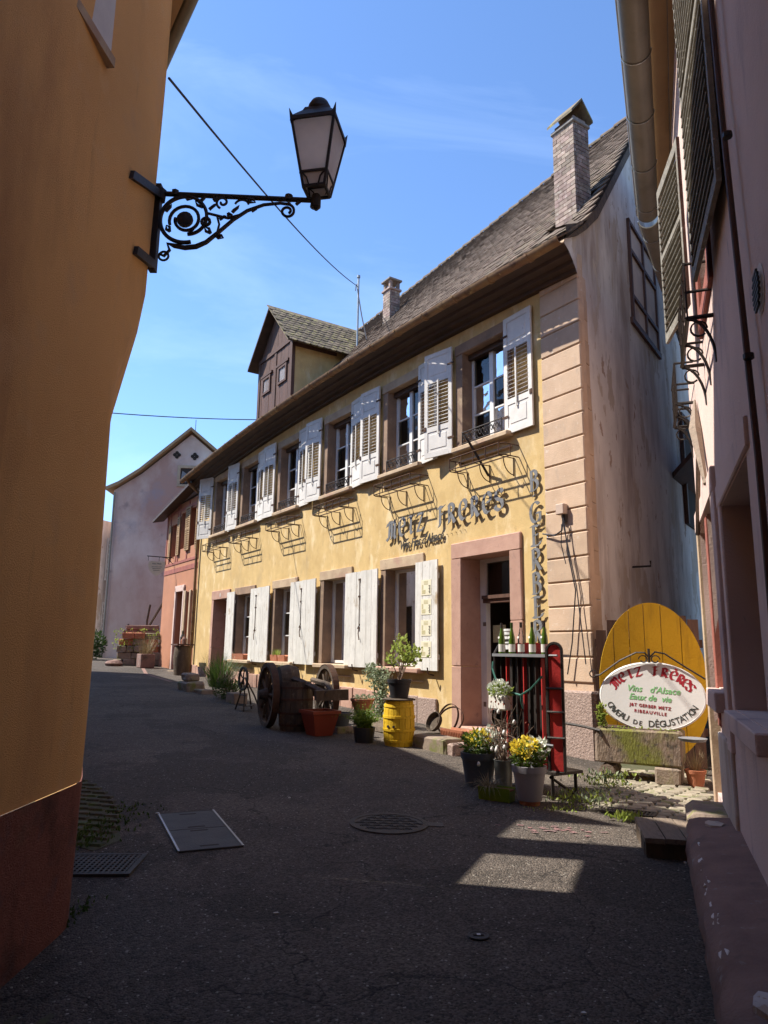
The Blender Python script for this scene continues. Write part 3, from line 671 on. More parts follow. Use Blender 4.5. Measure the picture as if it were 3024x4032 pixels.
# ---- louvred shutters of the upper floor
def upper_shutter(hinge, side, ang, z0=5.16, w=.70, h=2.08, off=.055):
    """hinge u; side=-1 opens towards the corner, +1 away from it; ang = swing off the wall"""
    q = MB(); t = .035; sw = .085
    q.box(0, sw, 0, t, 0, h); q.box(w-sw, w, 0, t, 0, h)
    zr = [(0, .10), (.50, .60), (1.48, 1.57), (h-.09, h)]
    for a, b in zr: q.box(sw, w-sw, .0, t, a, b)
    o = q.build('shutter', K['white'], house)
    for a, b in ((.10, .50), (1.57, h-.09)):
        q = MB(); q.box(sw, w-sw, .010, .022, a, b); q.cbox(sw+.05, w-sw-.05, .002, .034, a+.05, b-.05, .012); q.build('panel', K['white'], o)
    n = 12
    for k in range(n):
        z = .60+(1.47-.60)*(k+.3)/n; q = MB()
        q.box(sw-.01, w-sw+.01, -.024, .024, -.004, .004, M=Matrix.Translation((0, t/2, z+.02)) @ Matrix.Rotation(math.radians(33), 4, 'X')); q.build('slat', K['white'], o)
    q = MB(); q.box(w*.45, w*.45+.03, -.028, -.012, .42, 1.5); q.build('tilt_rod', K['white'], o)
    for z in (.3, 1.75): q = MB(); q.box(-.06, .10, -.008, .0, z-.02, z+.02); q.build('hinge', K['rust'], o)
    q = MB(); q.box(w-.05, w+.01, -.012, 0, .54, .62); q.build('catch', K['rust'], o)
    # local frame: x along the leaf from its hinge, -y faces the street
    base = Vector((-hinge, -off, z0))
    if side < 0:   # leaf runs to +x (towards the corner)
        M = Matrix.Translation(base) @ Matrix.Rotation(-ang, 4, 'Z')
    else:          # leaf runs to -x: mirror by turning it round
        M = Matrix.Translation(base) @ Matrix.Rotation(math.pi+ang, 4, 'Z') @ Matrix.Scale(-1, 4, Vector((0, 1, 0)))
    o.matrix_local = M; return o
for i, c in enumerate(UC):
    # right-hand leaf, then left-hand leaf of the next opening towards the corner
    upper_shutter(c-.60, -1, .05+.03*(i % 3) if i else .03, w=.68)
    if i < 5: upper_shutter(c+.78, +1, (.18, .07, .10, .05, .12)[i], w=.70, off=.11)
upper_shutter(UC[5]+.80, +1, .35, w=.7, off=.08)
# ---- plank shutters of the ground floor
def plank_shutter(u0, u1, off=.06, z0=1.20, h=2.03, posters=False):
    q = FM(); q.box(u0, u1, off-.022, off, z0+.2, z0+.3); q.box(u0, u1, off-.022, off, z0+h-.35, z0+h-.25); o = q.build('shutter', K['plank_white'], house)
    n = 3; w_ = (u1-u0)/n
    for k in range(n):
        q = FM(); jj = random.uniform(0, .004); q.box(u0+k*w_+.004, u0+(k+1)*w_-.005, off+.001, off+.026+jj, z0+random.uniform(0, .008), z0+h-random.uniform(0, .008)); q.build('plank', K['plank_white'], o)
    return o
def espagnolette(o, u, off, z0, z1):
    q = FM(); q.tube([(u, off+.045, z0), (u, off+.045, z1)], .010, 5); q.tube([(u, off+.045, z0), (u-.03, off+.08, z0-.12), (u-.10, off+.10, z0-.25)], .012, 5)
    for z in (z0, (z0+z1)/2+.15, z1): q.box(u-.035, u+.035, off+.028, off+.06, z-.02, z+.02)
    q.tube([(u-.05, off+.05, z0+.08), (u+.05, off+.05, z0-.02)], .012, 5); q.build('espagnolette', K['rust'], o)
sh = plank_shutter(3.52, 4.22, .06)
pos = []
for k, z in enumerate((2.58, 2.22, 1.83, 1.44)):     # four cards pinned to the shutter
    q = FM(); q.box(3.70, 4.02, .089, .094, z, z+.29); pc = q.build('wine_card', K['paper'], sh)
    q = FM()
    for r in range(6): q.box(3.725, 3.765+.012*(r % 2), .0945, .0965, z+.035+r*.026, z+.035+r*.026+.016)
    q.build('print_lines', K['inkblack'], pc)
    q = FM(); q.box(3.99-.11, 3.99, .0945, .0955, z+.03, z+.1); q.box(3.95, 3.99, .0945, .0957, z+.11, z+.2)
    for r in range(3): q.box(3.80, 3.93, .0945, .0952, z+.20+r*.025, z+.215+r*.025)
    q.build('print_picture', K['print'], pc)
s_ = plank_shutter(5.52, 6.18, .10); 
s_ = plank_shutter(6.18, 6.92, .06); espagnolette(s_, 6.26, .06, 2.02, 3.05)
s_ = plank_shutter(8.27, 8.98, .10)
s_ = plank_shutter(9.02, 9.72, .06); espagnolette(s_, 9.06, .06, 2.1, 3.02)
s_ = plank_shutter(10.95, 11.72, .10); s_ = plank_shutter(11.66, 12.32, .06); espagnolette(s_, 11.78, .10, 2.05, 3.0)
s_ = plank_shutter(13.5, 14.12, .08)
for u in (6.9, 9.7, 4.2, 12.3):
    q = FM(); q.tube([(u-.5, .03, 1.12), (u-.5, .16, 1.15), (u-.5, .18, 1.26)], .014, 5); q.build('shutter_catch', K['rust'], house)
# ---- shop doorway in pink sandstone
def dsurround(c, w, z0, z1, sw, m):
    q = FM(); q.cbox(c-w-sw, c-w+.012, -.44, .05, z0-.35, z0+.85, .012, .004); f = q.build('door_surround', m, house)
    for a, b in ((z0+.856, z0+1.75), (z0+1.756, z1-.013)):
        q = FM(); q.cbox(c-w-sw, c-w+.012, -.44, .045, a, b, .012, .004); q.build('jamb_stone', m, f)
    for a, b in ((z0-.35, z0+1.0), (z0+1.006, z1-.013)):
        q = FM(); q.cbox(c+w-.012, c+w+sw, -.44, .045, a, b, .012, .004); q.build('jamb_stone', m, f)
    q = FM(); q.cbox(c-w-sw, c+w+sw, -.44, .05, z1-.012, z1+.27, .014, .004); q.build('lintel', m, f)
    return f
df = dsurround(DOORU, .64, .30, 3.20, .26, K['pinkstone'])
q = FM(); q.cbox(DOORU-.64, DOORU+.64, -.6, .10, .10, .305, .015, .005); q.build('threshold', K['pinkstone'], df)
q = FM(); y = -.46
q.box(DOORU+.48, DOORU+.63, y-.05, y+.05, .31, 3.19); q.box(DOORU-.63, DOORU-.55, y-.05, y+.05, .31, 3.19); q.box(DOORU-.55, DOORU+.48, y-.05, y+.05, 3.12, 3.19)
dr = q.build('shop_door', K['frame'], house)
q = FM(); q.box(DOORU-.55, DOORU+.48, y-.05, y+.12, 2.40, 2.50); q.box(DOORU-.55, DOORU+.48, y-.05, y+.15, 2.47, 2.53); q.build('transom', K['brownwood'], dr)
q = FM(); q.box(DOORU-.55, DOORU+.48, y-.01, y+.01, 2.53, 3.12); q.build('pane', K['glass'], dr)
q = FM()   # the open leaf swung inwards, brown frame
q.box(DOORU-.55, DOORU-.45, y-.9, y-.05, .31, 2.4); q.build('door_leaf', K['brownwood'], dr)
q = FM(); q.box(DOORU+.14, DOORU+.46, y-.10, y-.09, 1.72, 2.02); q.build('notice', K['print'], dr)
q = FM(); q.box(DOORU-.20, DOORU+.02, y-.14, y-.13, 1.56, 1.76); q.build('notice', K['label'], dr)
q = FM(); q.box(DOORU+.48, DOORU+.56, y+.051, y+.054, 2.0, 2.07); q.box(DOORU+.50, DOORU+.57, y+.051, y+.054, .62, .70); q.build('notice', K['wood_grey'], dr)
fd = dsurround(14.86, .58, .55, 3.08, .2, K['pinkstone'])
q = FM(); q.box(14.28, 15.44, -.42, -.38, .5, 2.62); fdr = q.build('front_door', K['brownwood'], house)
q = FM(); q.box(14.28, 15.44, -.40, -.33, 2.6, 2.66); q.build('transom', K['frame'], fdr)
q = FM(); q.box(14.45, 15.2, -.378, -.374, 1.35, 2.4); q.build('pane', K['glass'], fdr)
q = FM(); q.box(14.83, 14.88, .052, .056, 3.14, 3.26); q.build('house_number', K['label'], fd)
# ---- box and cables on the corner stones
jb = T('junction_box', 'small cream cable box with hanging black lead on the pink corner stones', 'box', tuple(FP(.42, .04, 3.60)), FROT)
q = FM(); q.cbox(-.08, .08, 0, .10, 0, .16, .01); q.build('case', K['greybox'], jb)
q = FM(); q.lathe([(.045, -.12), (.05, 0)], 8, (-.02, -.0, 0)); q.build('socket', K['iron'], jb)
q = FM(); q.tube([(-.03, .06, -.1), (-.02, .08, -.25), (.15, .05, -.30), (.42, .03, -.24)], .012, 5); q.tube([(-.05, .07, -.06), (-.11, .06, -.6), (-.22, .05, -1.15), (-.12, .05, -1.9), (-.02, .06, -2.35)], .010, 5); q.tube([(-.03, .07, -.1), (-.24, .05, -1.1), (-.36, .05, -2.2)], .009, 5); q.tube([(0, .06, -.15), (.03, .05, -.45), (-.05, .05, -.75)], .007, 4); q.build('lead', K['cable'], jb)

# ------------------------------------------------------------------ lettering drawn with a broad pen
def arc(cx, cy, rx, ry, a0, a1, n=12): return [(cx+rx*math.cos(math.radians(a0+(a1-a0)*k/n)), cy+ry*math.sin(math.radians(a0+(a1-a0)*k/n))) for k in range(n+1)]
GL = {
 'M': (1.02, [[(.02, .74), (.10, .90), (.24, .97), (.28, .80), (.24, .12), (.12, -.06), (.0, .04)], [(.24, .86), (.44, .99), (.54, .84), (.52, .10), (.46, .0)], [(.54, .84), (.74, .99), (.86, .82), (.82, .16), (.90, .0), (1.02, .06)]]),
 'E': (.68, [arc(.38, .5, .32, .48, 60, 300, 14), [(.30, .52), (.60, .56)], [(.5, .93), (.62, .80), (.60, .56)]]),
 'T': (.66, [[(.0, .84), (.16, .94), (.50, .90), (.66, .99)], [(.33, .92), (.31, .12), (.40, .02), (.52, .06)]]),
 'Z': (.66, [[(.02, .80), (.10, .93), (.60, .93)], [(.60, .93), (.06, .04)], [(.06, .04), (.52, .04), (.64, .18)]]),
 'F': (.62, [[(.22, .98), (.24, .10), (.14, -.04)], [(.02, .86), (.14, .96), (.48, .92), (.62, 1.0)], [(.22, .54), (.48, .57)]]),
 'R': (.74, [[(.16, .96), (.18, .05), (.08, 0)], arc(.26, .73, .30, .24, 120, -95, 10), [(.24, .50), (.44, .28), (.62, .02), (.74, .06)]]),
 'S': (.62, [[(.58, .82), (.46, .95)]+arc(.30, .74, .22, .22, 70, 255, 8)+[(.36, .47)]+arc(.32, .25, .25, .24, 70, -100, 8)+[(.06, .10), (.04, .22)]]),
 'B': (.70, [[(.16, .96), (.18, .03)], arc(.26, .74, .26, .22, 120, -90, 9), arc(.26, .27, .34, .26, 95, -120, 10)]),
 'G': (.76, [arc(.40, .5, .34, .47, 50, 320, 14), [(.46, .46), (.70, .46), (.68, .08)]]),
 'e': (.70, [[(.22, .97), (.24, .04)], [(.04, .90), (.16, .96), (.56, .92), (.68, .99)], [(.24, .50), (.52, .54)], [(.06, .06), (.24, .03), (.58, .06), (.70, .22)]]),
 '.': (.25, [[(.06, .40), (.18, .52)]]),
 'È': (.68, [arc(.38, .5, .32, .48, 60, 300, 14), [(.30, .52), (.60, .56)], [(.5, .93), (.62, .80), (.60, .56)], [(.24, 1.22), (.46, 1.10)]]),
}
def pen_letter(mb, ch, x, z, h, sx, nib, ang, d0, d1, P):
    w, strokes = GL[ch]; nx, nz_ = math.cos(ang)*nib/2, math.sin(ang)*nib/2; k = 0
    for st in strokes:
        for (a, b), (c, d) in zip(st, st[1:]):
            A = (x+a*sx*h, z+b*h); B = (x+c*sx*h, z+d*h); k += 1
            e = .0006*(k % 4)
            th = .10*nib                                    # a little body so that hairlines keep a width
            dx, dz = B[0]-A[0], B[1]-A[1]; L = math.hypot(dx, dz) or 1; px, pz = -dz/L*th, dx/L*th
            if px*nx+pz*nz_ < 0: px, pz = -px, -pz
            ex, ez = dx/L*th*.6, dz/L*th*.6
            pts = [(A[0]-nx-px-ex, A[1]-nz_-pz-ez), (A[0]+nx+px-ex, A[1]+nz_+pz-ez), (B[0]+nx+px+ex, B[1]+nz_+pz+ez), (B[0]-nx-px+ex, B[1]-nz_-pz+ez)]
            f = [mb.V(P(p[0], d1+e, p[1])) for p in pts]; g_ = [mb.V(P(p[0], d0, p[1])) for p in pts]
            mb.F(f); mb.F(g_[::-1])
            for i in range(4): mb.F((f[i], f[(i+1) % 4], g_[(i+1) % 4], g_[i]))
    return w*sx*h
def text_mesh(txt, size, shear=0., extrude=.004, spacing=1.0, align='LEFT', bev=0.):
    cu_ = bpy.data.curves.new('t', 'FONT'); cu_.body = txt; cu_.size = size; cu_.shear = shear; cu_.extrude = extrude; cu_.space_character = spacing; cu_.align_x = align; cu_.offset = bev; cu_.resolution_u = 3
    o = bpy.data.objects.new('t', cu_); COL.objects.link(o); dg = bpy.context.evaluated_depsgraph_get(); me = bpy.data.meshes.new_from_object(o.evaluated_get(dg)); bpy.data.objects.remove(o); bpy.data.curves.remove(cu_)
    return me
sg = T('wall_lettering', 'grey metal letters METZ FRERES standing off the yellow wall over the doorway', 'lettering', tuple(FP(3.4, .0, 3.9)), FROT)
x = 5.28; WORD = 'METZ FRERES'
zs = 3.80; hh = .37
for ch in WORD:
    if ch == ' ': x -= .36; continue
    w_ = GL[ch][0]*hh*.92; q = MB()
    zc = zs + (5.28-x)*.028
    pen_letter(q, ch, 0, 0, hh, .92, .066, math.radians(30), .05, .062, lambda a, dpt, z, x=x, zc=zc: (-(x-a-3.4), -dpt, z+zc-3.9))
    o = q.build('letter', K['grey_metal'], sg, fix=False)
    q = FM()
    for dz in (.12, .27): q.tube([(x-w_*.4-3.4, -.05, zc+dz-3.9), (x-w_*.4-3.4, .05, zc+dz-3.9)], .008, 4)
    q.build('stud', K['iron'], o); x -= w_+.085
sg2 = T('wall_script', 'dark handwritten script Vins Fins d\'Alsace beneath the large grey letters', 'lettering', tuple(FP(4.85, .0, 3.60)), FROT)
me = text_mesh("Vins Fins d'Alsace", .25, .35, .006, .93, bev=.001); me.materials.append(K['dark_letter'])
o = inst(me, 'script_letters', sg2, Matrix.Translation((0, -.035, -.055)) @ Matrix.Rotation(math.radians(90), 4, 'X') @ Matrix.Rotation(math.radians(2), 4, 'Z') @ Matrix.Scale(.88, 4, Vector((1, 0, 0))))
q = FM()
for k in range(16): q.tube([(-.13*k-.1, -.03, .03+.004*k), (-.13*k-.1, .03, .03+.004*k)], .006, 4)
q.build('pins', K['dark_letter'], sg2)
sg3 = T('vertical_lettering', 'grey metal letters B. GERBER running down the yellow strip beside the corner stones', 'lettering', tuple(FP(1.14, .0, 2.0)), FROT)
zt = 4.43
for i, ch in enumerate('B.GeRBeR'):
    if ch == '.':
        q = MB(); pen_letter(q, ch, 0, 0, .2, 1, .05, .5, .02, .032, lambda a, dpt, z: (a+.06, -dpt, z+zt-.14-2.0)); q.build('full_stop', K['grey_metal'], sg3, fix=False); zt -= .15; continue
    h_ = .35
    q = MB(); pen_letter(q, ch, 0, 0, h_, .92, .052, math.radians(24), .035, .046, lambda a, dpt, z, zz=zt-h_: (a, -dpt, z+zz-2.0)); o = q.build('letter', K['grey_metal'], sg3, fix=False)
    q = MB(); q.tube([(.1, 0.05, zt-h_*.5-2.0), (.1, -.03, zt-h_*.5-2.0)], .008, 4); q.build('stud', K['iron'], o); zt -= h_+.022
    
# ------------------------------------------------------------------ wrought-iron flower baskets under the upper windows
names = ['the window beside the corner stones', 'the second window from the corner stones', 'the third window from the corner stones', 'the fourth window from the corner stones', 'the fifth window from the corner stones', 'the window farthest from the corner stones']
wB = .72
def basket():
    t = T('flower_basket', '', 'flower basket', (0, 0, 0), FROT, 'empty wrought iron flower baskets on the yellow wall')
    dpt = .38
    q = FM()
    for z in (.0, .20):
        q.tube([(wB, .0, z), (wB, dpt-.08, z), (wB-.08, dpt, z), (-wB+.08, dpt, z), (-wB, dpt-.08, z), (-wB, 0, z)], .011, 5)
    for k in range(5):
        u = -wB+.07+(2*wB-.14)*k/4; q.tube([(u, dpt, -.01), (u, dpt, .22)], .010, 5)
    for s_ in (-1, 1): q.tube([(s_*wB, dpt*.5, 0), (s_*wB, dpt*.5, .2)], .009, 5)
    q.build('rails', K['rust'], t)
    q = FM()
    q.tube([(-wB+.02, dpt*.5, .005), (wB-.02, dpt*.5, .005)], .013, 4)
    for k in range(3): u = -wB+.1+(2*wB-.2)*k/2; q.tube([(u, 0, .0), (u, dpt, .0)], .009, 4)
    q.build('floor_bars', K['rust'], t)
    for k in range(3):
        u = -wB+.12+(2*wB-.24)*k/2; q = FM()
        q.tube([(u, .012, .02), (u, .012, -.30)], .011, 5)
        q.tube([(u, .012, -.28)]+[(u, .012+.22*math.sin(a), -.28+.26*(1-math.cos(a))) for a in [j*math.pi/14 for j in range(1, 8)]], .009, 5)
        q.build('bracket', K['rust'], t)
    return t
def copy_tree(o, parent=None):
    c = o.copy(); COL.objects.link(c)
    if parent is not None: c.parent = parent
    for ch in [x for x in o.children]: copy_tree(ch, c)
    return c
bk = basket(); ub = [2.12, 4.65, 7.38, 10.12, 12.85, 15.2]
cps = [bk]+[copy_tree(bk) for _ in range(5)]
for i, (o, u) in enumerate(zip(cps, ub)):
    o.location = FP(u, .005, 4.72-.012*i); o['label'] = 'empty iron flower basket below '+names[i]
rod = T('flag_holder', 'dark iron flag pole stub slanting up through the basket beside the corner stones', 'pole', tuple(FP(2.15, .0, 4.55)), FROT)
q = FM(); q.tube([(0, .01, 0), (.08, .42, .62)], .022, 6); q.build('stub', K['iron'], rod)
# ------------------------------------------------------------------ red half-timbered house beyond (same street line)
red = T('timbered_house', 'salmon red half timbered house with tan louvred shutters beyond the yellow house', 'house', tuple(FP(17.32, 0, 0)), FROT)
RW = 4.0
hl = [(.35, 1.25, 5.15, 6.55), (1.55, 2.2, 5.15, 6.5), (2.75, 3.3, 4.95, 6.2), (1.35, 2.15, .7, 3.55), (.15, .45, 1.7, 3.5), (.62, .98, 1.7, 3.5)]
q = FM(); holes_wall(q, .0, RW, -.2, 6.9, hl, lambda u, dpt, z: (u, -dpt, z), .25); q.poly([(RW, 0, -.2), (RW, 0, 6.9), (RW, -6, 6.9), (RW, -6, -.2)]); q.build('wall', K['redwall'], red)
q = FM()
for h in hl:
    a, b, c, d = h; q.poly([(a, -.25, c), (b, -.25, c), (b, -.25, d), (a, -.25, d)])
q.build('dark_openings', K['room'], red)
for a, b, z0, z1 in [(0, RW, 4.30, 4.48), (0, RW, 4.62, 4.72), (.02, .14, 4.72, 6.9), (1.3, 1.42, 4.72, 6.9), (2.35, 2.47, 4.72, 6.9), (2.6, 2.68, 4.72, 6.9), (3.45, 3.57, 4.72, 6.9), (RW-.12, RW, 4.72, 6.9), (0, RW, 6.6, 6.72)]:
    q = FM(); q.cbox(a, b, -.02, .018+.004*(z1-z0 > 1), z0, z1, .006, .003); q.build('timber', K['timber'], red)
for a, b, z0, z1 in ((.06, .34, 4.98, 6.75), (1.02, 1.52, 5.02, 6.62), (1.30, 1.36, 5.0, 6.5), (2.2, 2.5, 4.95, 6.4), (3.3, 3.5, 4.9, 6.2)):
    q = FM(); q.box(a, a+.05, .03, .07, z0, z1); q.box(b-.05, b, .03, .07, z0, z1); q.box(a+.05, b-.05, .03, .07, z1-.06, z1); q.box(a+.05, b-.05, .03, .07, z0, z0+.06); q.box(a+.05, b-.05, .03, .07, (z0+z1)/2-.03, (z0+z1)/2+.03)
    o = q.build('shutter', K['soffit'], red)
    if b-a > .2:
        n = 18
        for k in range(n):
            z = z0+.09+(z1-z0-.16)*k/n; q = FM(); q.box(a+.05, b-.05, .04, .062, z, z+.05, M=None); q.build('slat', K['soffit'], o)
for a, b, z0, z1 in ((.46, .60, 1.65, 3.55), (.02, .13, 1.65, 3.55), (1.0, 1.2, 1.65, 3.55), (1.22, 1.34, .72, 3.7), (2.16, 2.3, .72, 3.7), (1.22, 2.3, 3.56, 3.78)):
    q = FM(); q.cbox(a, b, -.05, .06, z0, z1, .008); q.build('stone_jamb', K['beigestone'] if z1 < 3.6 else K['pinkwall'], red)
q = FM(); q.box(1.36, 2.14, -.22, -.18, .7, 3.5); q.build('door', K['brownwood'], red)
q = FM(); q.cbox(1.1, 2.5, .0, .45, .5, .76, .02); q.build('step', K['beigestone'], red)
q = FM(); zz = lambda u: 7.30-.02*u
q.poly([(-.05, .45, 7.32), (RW+.6, .45, 6.55), (RW+.6, -4, 9.9), (-.05, -4, 10.6)]); q.poly([(-.05, .45, 7.22), (RW+.6, .45, 6.45), (RW+.6, 0, 6.55), (-.05, 0, 7.3)]); q.poly([(-.05, .45, 7.22), (RW+.6, .45, 6.45), (RW+.6, .45, 6.55), (-.05, .45, 7.32)]); q.poly([(RW+.6, .45, 6.45), (RW+.6, .45, 6.55), (RW+.6, -4, 9.9), (RW+.6, -4, 9.8)])
q.build('roof', K['cornice'], red)
sh_ = T('shield_sign', 'cream shield shaped hanging sign on an iron arm before the red house', 'sign', tuple(FP(20.2, .0, 4.55)), FROT)
q = FM(); q.tube([(0, 0, .35), (0, 1.0, .35)], .018, 5); q.tube([(0, 0, .1), (0, .25, .32), (0, .5, .35)], .012, 5); q.tube([(0, .55, .35), (0, .55, .18)], .01, 4); q.tube([(0, .95, .35), (0, .95, .18)], .01, 4); q.build('arm', K['iron'], sh_)
pl = [(-.42, .22), (-.2, .27), (0, .22), (.2, .27), (.42, .22), (.44, -.02), (.33, -.28), (.14, -.44), (0, -.52), (-.14, -.44), (-.33, -.28), (-.44, -.02)]
Msh = Matrix.Translation((0, -.62, 0)) @ Matrix.Rotation(math.radians(60), 4, 'Z') @ Matrix.Scale(.72, 4)
q = MB(); q.prism(pl, -.012, .012, 'y', M=Msh); pn = q.build('board', K['paper'], sh_)
me = text_mesh('Vins Metz', .12, .0, .002, 1.0, 'CENTER'); me.materials.append(K['signblack']); inst(me, 'lettering', pn, Msh @ Matrix.Translation((0, -.016, .08)) @ Matrix.Rotation(math.radians(90), 4, 'X'))
q = MB()
for r in range(3): q.box(-.26+.05*r, .26-.05*r, -.016, -.014, -.06-.09*r, -.04-.09*r, M=Msh)
q.build('small_print', K['signblack'], pn)

# ------------------------------------------------------------------ pink gable house closing the street
pk = T('gable_house', 'tall faded pink gable end with two quatrefoil vents closing the street', 'house', (-12.55, 33.0, 0), math.radians(4))
q = MB(); ol = [(-.05, -.2), (7.6, -.2), (7.6, 8.0), (3.35, 11.55), (1.15, 9.55), (.35, 9.0), (-.05, 8.72)]
q.prism(ol, 0, .4, 'y'); q.build('gable_wall', K['farpink'], pk)
q = MB(); q.box(-.04, 0, .4, 12, -.2, 8.5); q.build('side_wall', K['farpink'], pk)
rl = [(-.35, 8.68), (.2, 8.95), (1.1, 9.60), (3.35, 11.68), (7.9, 7.9)]
q = MB()
for (a, z), (a2, z2) in zip(rl, rl[1:]):
    for y0, y1, d0, d1 in ((-.3, 12, 0, .14),):
        A = [(a, y0, z), (a2, y0, z2), (a2, y1, z2), (a, y1, z)]; B = [(x, y, zz+.16) for x, y, zz in A]
        q.poly(A); q.poly(B); q.poly([A[0], A[1], B[1], B[0]]); q.poly([A[0], B[0], B[3], A[3]])
q.build('roof', K['soffit'], pk)
for cx in (2.72, 3.55):
    q = MB()
    for dx, dz in ((.1, 0), (-.1, 0), (0, .1), (0, -.1)): q.lathe([(.085, 0), (.085, .03)], 10, M=Matrix.Translation((cx+dx, -.005-.002*(dx != 0), 10.52+dz-.05*(cx > 3))) @ Matrix.Rotation(math.radians(90), 4, 'X'))
    q.build('quatrefoil_vent', K['room'], pk)
q = MB()
for a, b, z0, z1 in ((2.80, 2.94, 8.98, 10.02), (3.56, 3.70, 8.98, 10.02), (2.94, 3.56, 9.88, 10.02), (2.94, 3.56, 8.98, 9.1)): q.cbox(a, b, -.05, .02, z0, z1, .008)
wn_ = q.build('attic_window', K['beigestone'], pk)
q = MB(); q.box(2.94, 3.56, -.012, .0, 9.1, 9.88); q.build('pane', K['room'], wn_)
q = MB(); q.poly([(2.97, -.02, 9.3), (3.2, -.02, 9.2), (3.25, -.02, 9.6), (3.02, -.02, 9.75)]); q.poly([(3.3, -.02, 9.15), (3.52, -.02, 9.2), (3.5, -.02, 9.8), (3.28, -.02, 9.7)]); q.build('broken_glass', K['grey_metal'], wn_)
q = MB(); q.tube([(3.3, 1, 11.7), (3.3, 1, 12.6)], .015); q.build('aerial', K['iron'], pk)
for x, z in ((1.1, 2.3), (1.15, 1.6), (4.9, 6.9)): q = MB(); q.tube([(x, -.03, z-.22), (x+.06, -.03, z), (x-.02, -.03, z+.28)], .025, 4); q.build('wall_anchor', K['rust'], pk)
q = MB(); q.tube([(.02, -.12, 8.6), (.05, -.1, 4), (.05, -.1, .5)], .05, 6); q.build('downpipe', K['zincgutter'], pk)
gh = T('shuttered_house', 'narrow grey house front with pale shutters behind the orange corner', 'house', (-13.2, 33.5, 0), math.radians(70))
q = MB(); q.box(0, 6, 0, .3, -.2, 7.4); q.build('wall', K['render_white'], gh)
for k, (z0, z1) in enumerate(((4.6, 6.6), (1.6, 3.6))):
    for x in (.4, 1.5, 3.0, 4.1):
        q = MB(); q.box(x, x+.55, -.08, -.03, z0, z1); s0 = q.build('shutter', K['white'], gh)
        for r in range(8):
            qq = MB(); qq.box(x+.06, x+.49, -.095, -.081, z0+.12+r*.23, z0+.28+r*.23); qq.build('slat', K['louvre'], s0)

# ------------------------------------------------------------------ orange corner house on the left
og = T('corner_house', 'large ochre orange rendered corner house with a dark red base', 'house', (-1.70, 4.78, 0), 0)
def osection(z):
    """plan outline: lane side running towards the camera, rounded corner, then the street front"""
    k = min(max((z-3.1)/.95, 0), 1); k = k*k*(3-2*k)
    n = 8
    Bd = Vector((math.sin(AZ), math.cos(AZ))); A = Vector((0, -.43*(1-k)-.03)); Bq = Bd*(.97*(1-k)+.05*k)
    pts = [Vector((0, -11)), Vector((0, -5)), Vector((0, -2.5)), Vector((0, -1.4)), Vector((0, -.75)), A-Vector((0, .10))]
    for i in range(n+1):
        t = i/n; p = A*(1-t)+Bq*t
        if i == 0: p = p+Vector((-.008, .0))
        pts.append(p)
    pts += [Bd*.98]
    return pts
def obuild(z0, z1, nz_, m, name, off=0, parent=og):
    q = MB(); rows = []
    for j in range(nz_+1):
        z = z0+(z1-z0)*j/nz_; rows.append([q.V((p.x+off+.012*math.sin(z*1.3+p.y*.8), p.y, z)) for p in osection(z)])
    for a, b in zip(rows, rows[1:]):
        for i in range(len(a)-1): q.F((a[i], a[i+1], b[i+1], b[i]))
    # top ledge of a proud layer
    return q.build(name, m, parent, smooth=True)
obuild(.80, 10.05, 40, K['orange'], 'wall')
ob = obuild(-.3, .80, 5, K['redbase'], 'plinth', .006)
# street front: wall with made-up slanted openings that throw sun patches on the road
q = MB(); fr_ = lambda a, dpt, z: (D_.x*a-N_.x*dpt*-1*-1, D_.y*a-N_.y*dpt, z)
def OF(a, dpt, z): v = D_*a + N_*(dpt); return (v.x, v.y, z)      # depth grows away from the street
q = MB()
def shade_pt(x, y):
    t = ((x+1.70)*-N_.x*-1 if False else (Vector((x+1.70, y-4.78, 0)).dot(-N_)*1.0)/(-LS.dot(N_)*1.0 if False else LS.dot(-N_)))
    v = Vector((x, y, gxy(x, y)))-LS*t; return ((v-Vector((-1.70, 4.78, 0))).dot(D_), v.z)
def rect_pts(L): return [shade_pt(*p) for p in L]
S1 = rect_pts([(.52, 5.23), (.82, 5.94), (1.52, 5.80), (1.25, 5.08)]); S2 = rect_pts([(1.0, 6.39), (1.27, 7.03), (2.25, 6.81), (2.16, 6.22)])
def pier(a0, a1, z0a, z0b, z1a, z1b): q.poly([OF(a0, 0, z0a), OF(a1, 0, z0b), OF(a1, 0, z1b), OF(a0, 0, z1a)])
def light_gap(Sx, top):
    (a0, zl0), (a1, zl1), (a2, zu1), (a3, zu0) = Sx; l = (a0+a3)/2; r = (a1+a2)/2
    pier(l, r, -.3, -.3, zl0, zl1); pier(l, r, zu0, zu1, top(l), top(r)); return l, r
tp1 = lambda a: 10.05+.1*max(0, a-.98)
l1, r1 = light_gap(S1, tp1); tp2 = lambda a: 8.0
l2, r2 = light_gap(S2, tp2)
pier(.98, l1, -.3, -.3, tp1(.98), tp1(l1)); pier(r1, l2, -.3, -.3, tp1(r1), tp1(l2)); pier(r2, 4.4, -.3, -.3, 8.0, 7.75)
q.build('street_front', K['orange'], og)
# eave along the street front, its tail visible past the corner
q = MB()
for z, o0, o1 in ((8.28, 0, -.52), (8.40, 0, -.52)): q.poly([OF(-1.0, o0, z), OF(4.4, o0, z), OF(4.4, o1, z), OF(-1.0, o1, z)])
q.poly([OF(-1.0, -.52, 8.28), OF(4.4, -.52, 8.28), OF(4.4, -.52, 8.40), OF(-1.0, -.52, 8.40)])
q.build('eave', K['soffit'], og)
q = MB(); q.tube([OF(-1.0, -.60, 8.36), OF(4.4, -.60, 8.36)], .075, 10); q.build('gutter', K['zincgutter'], og, smooth=True)
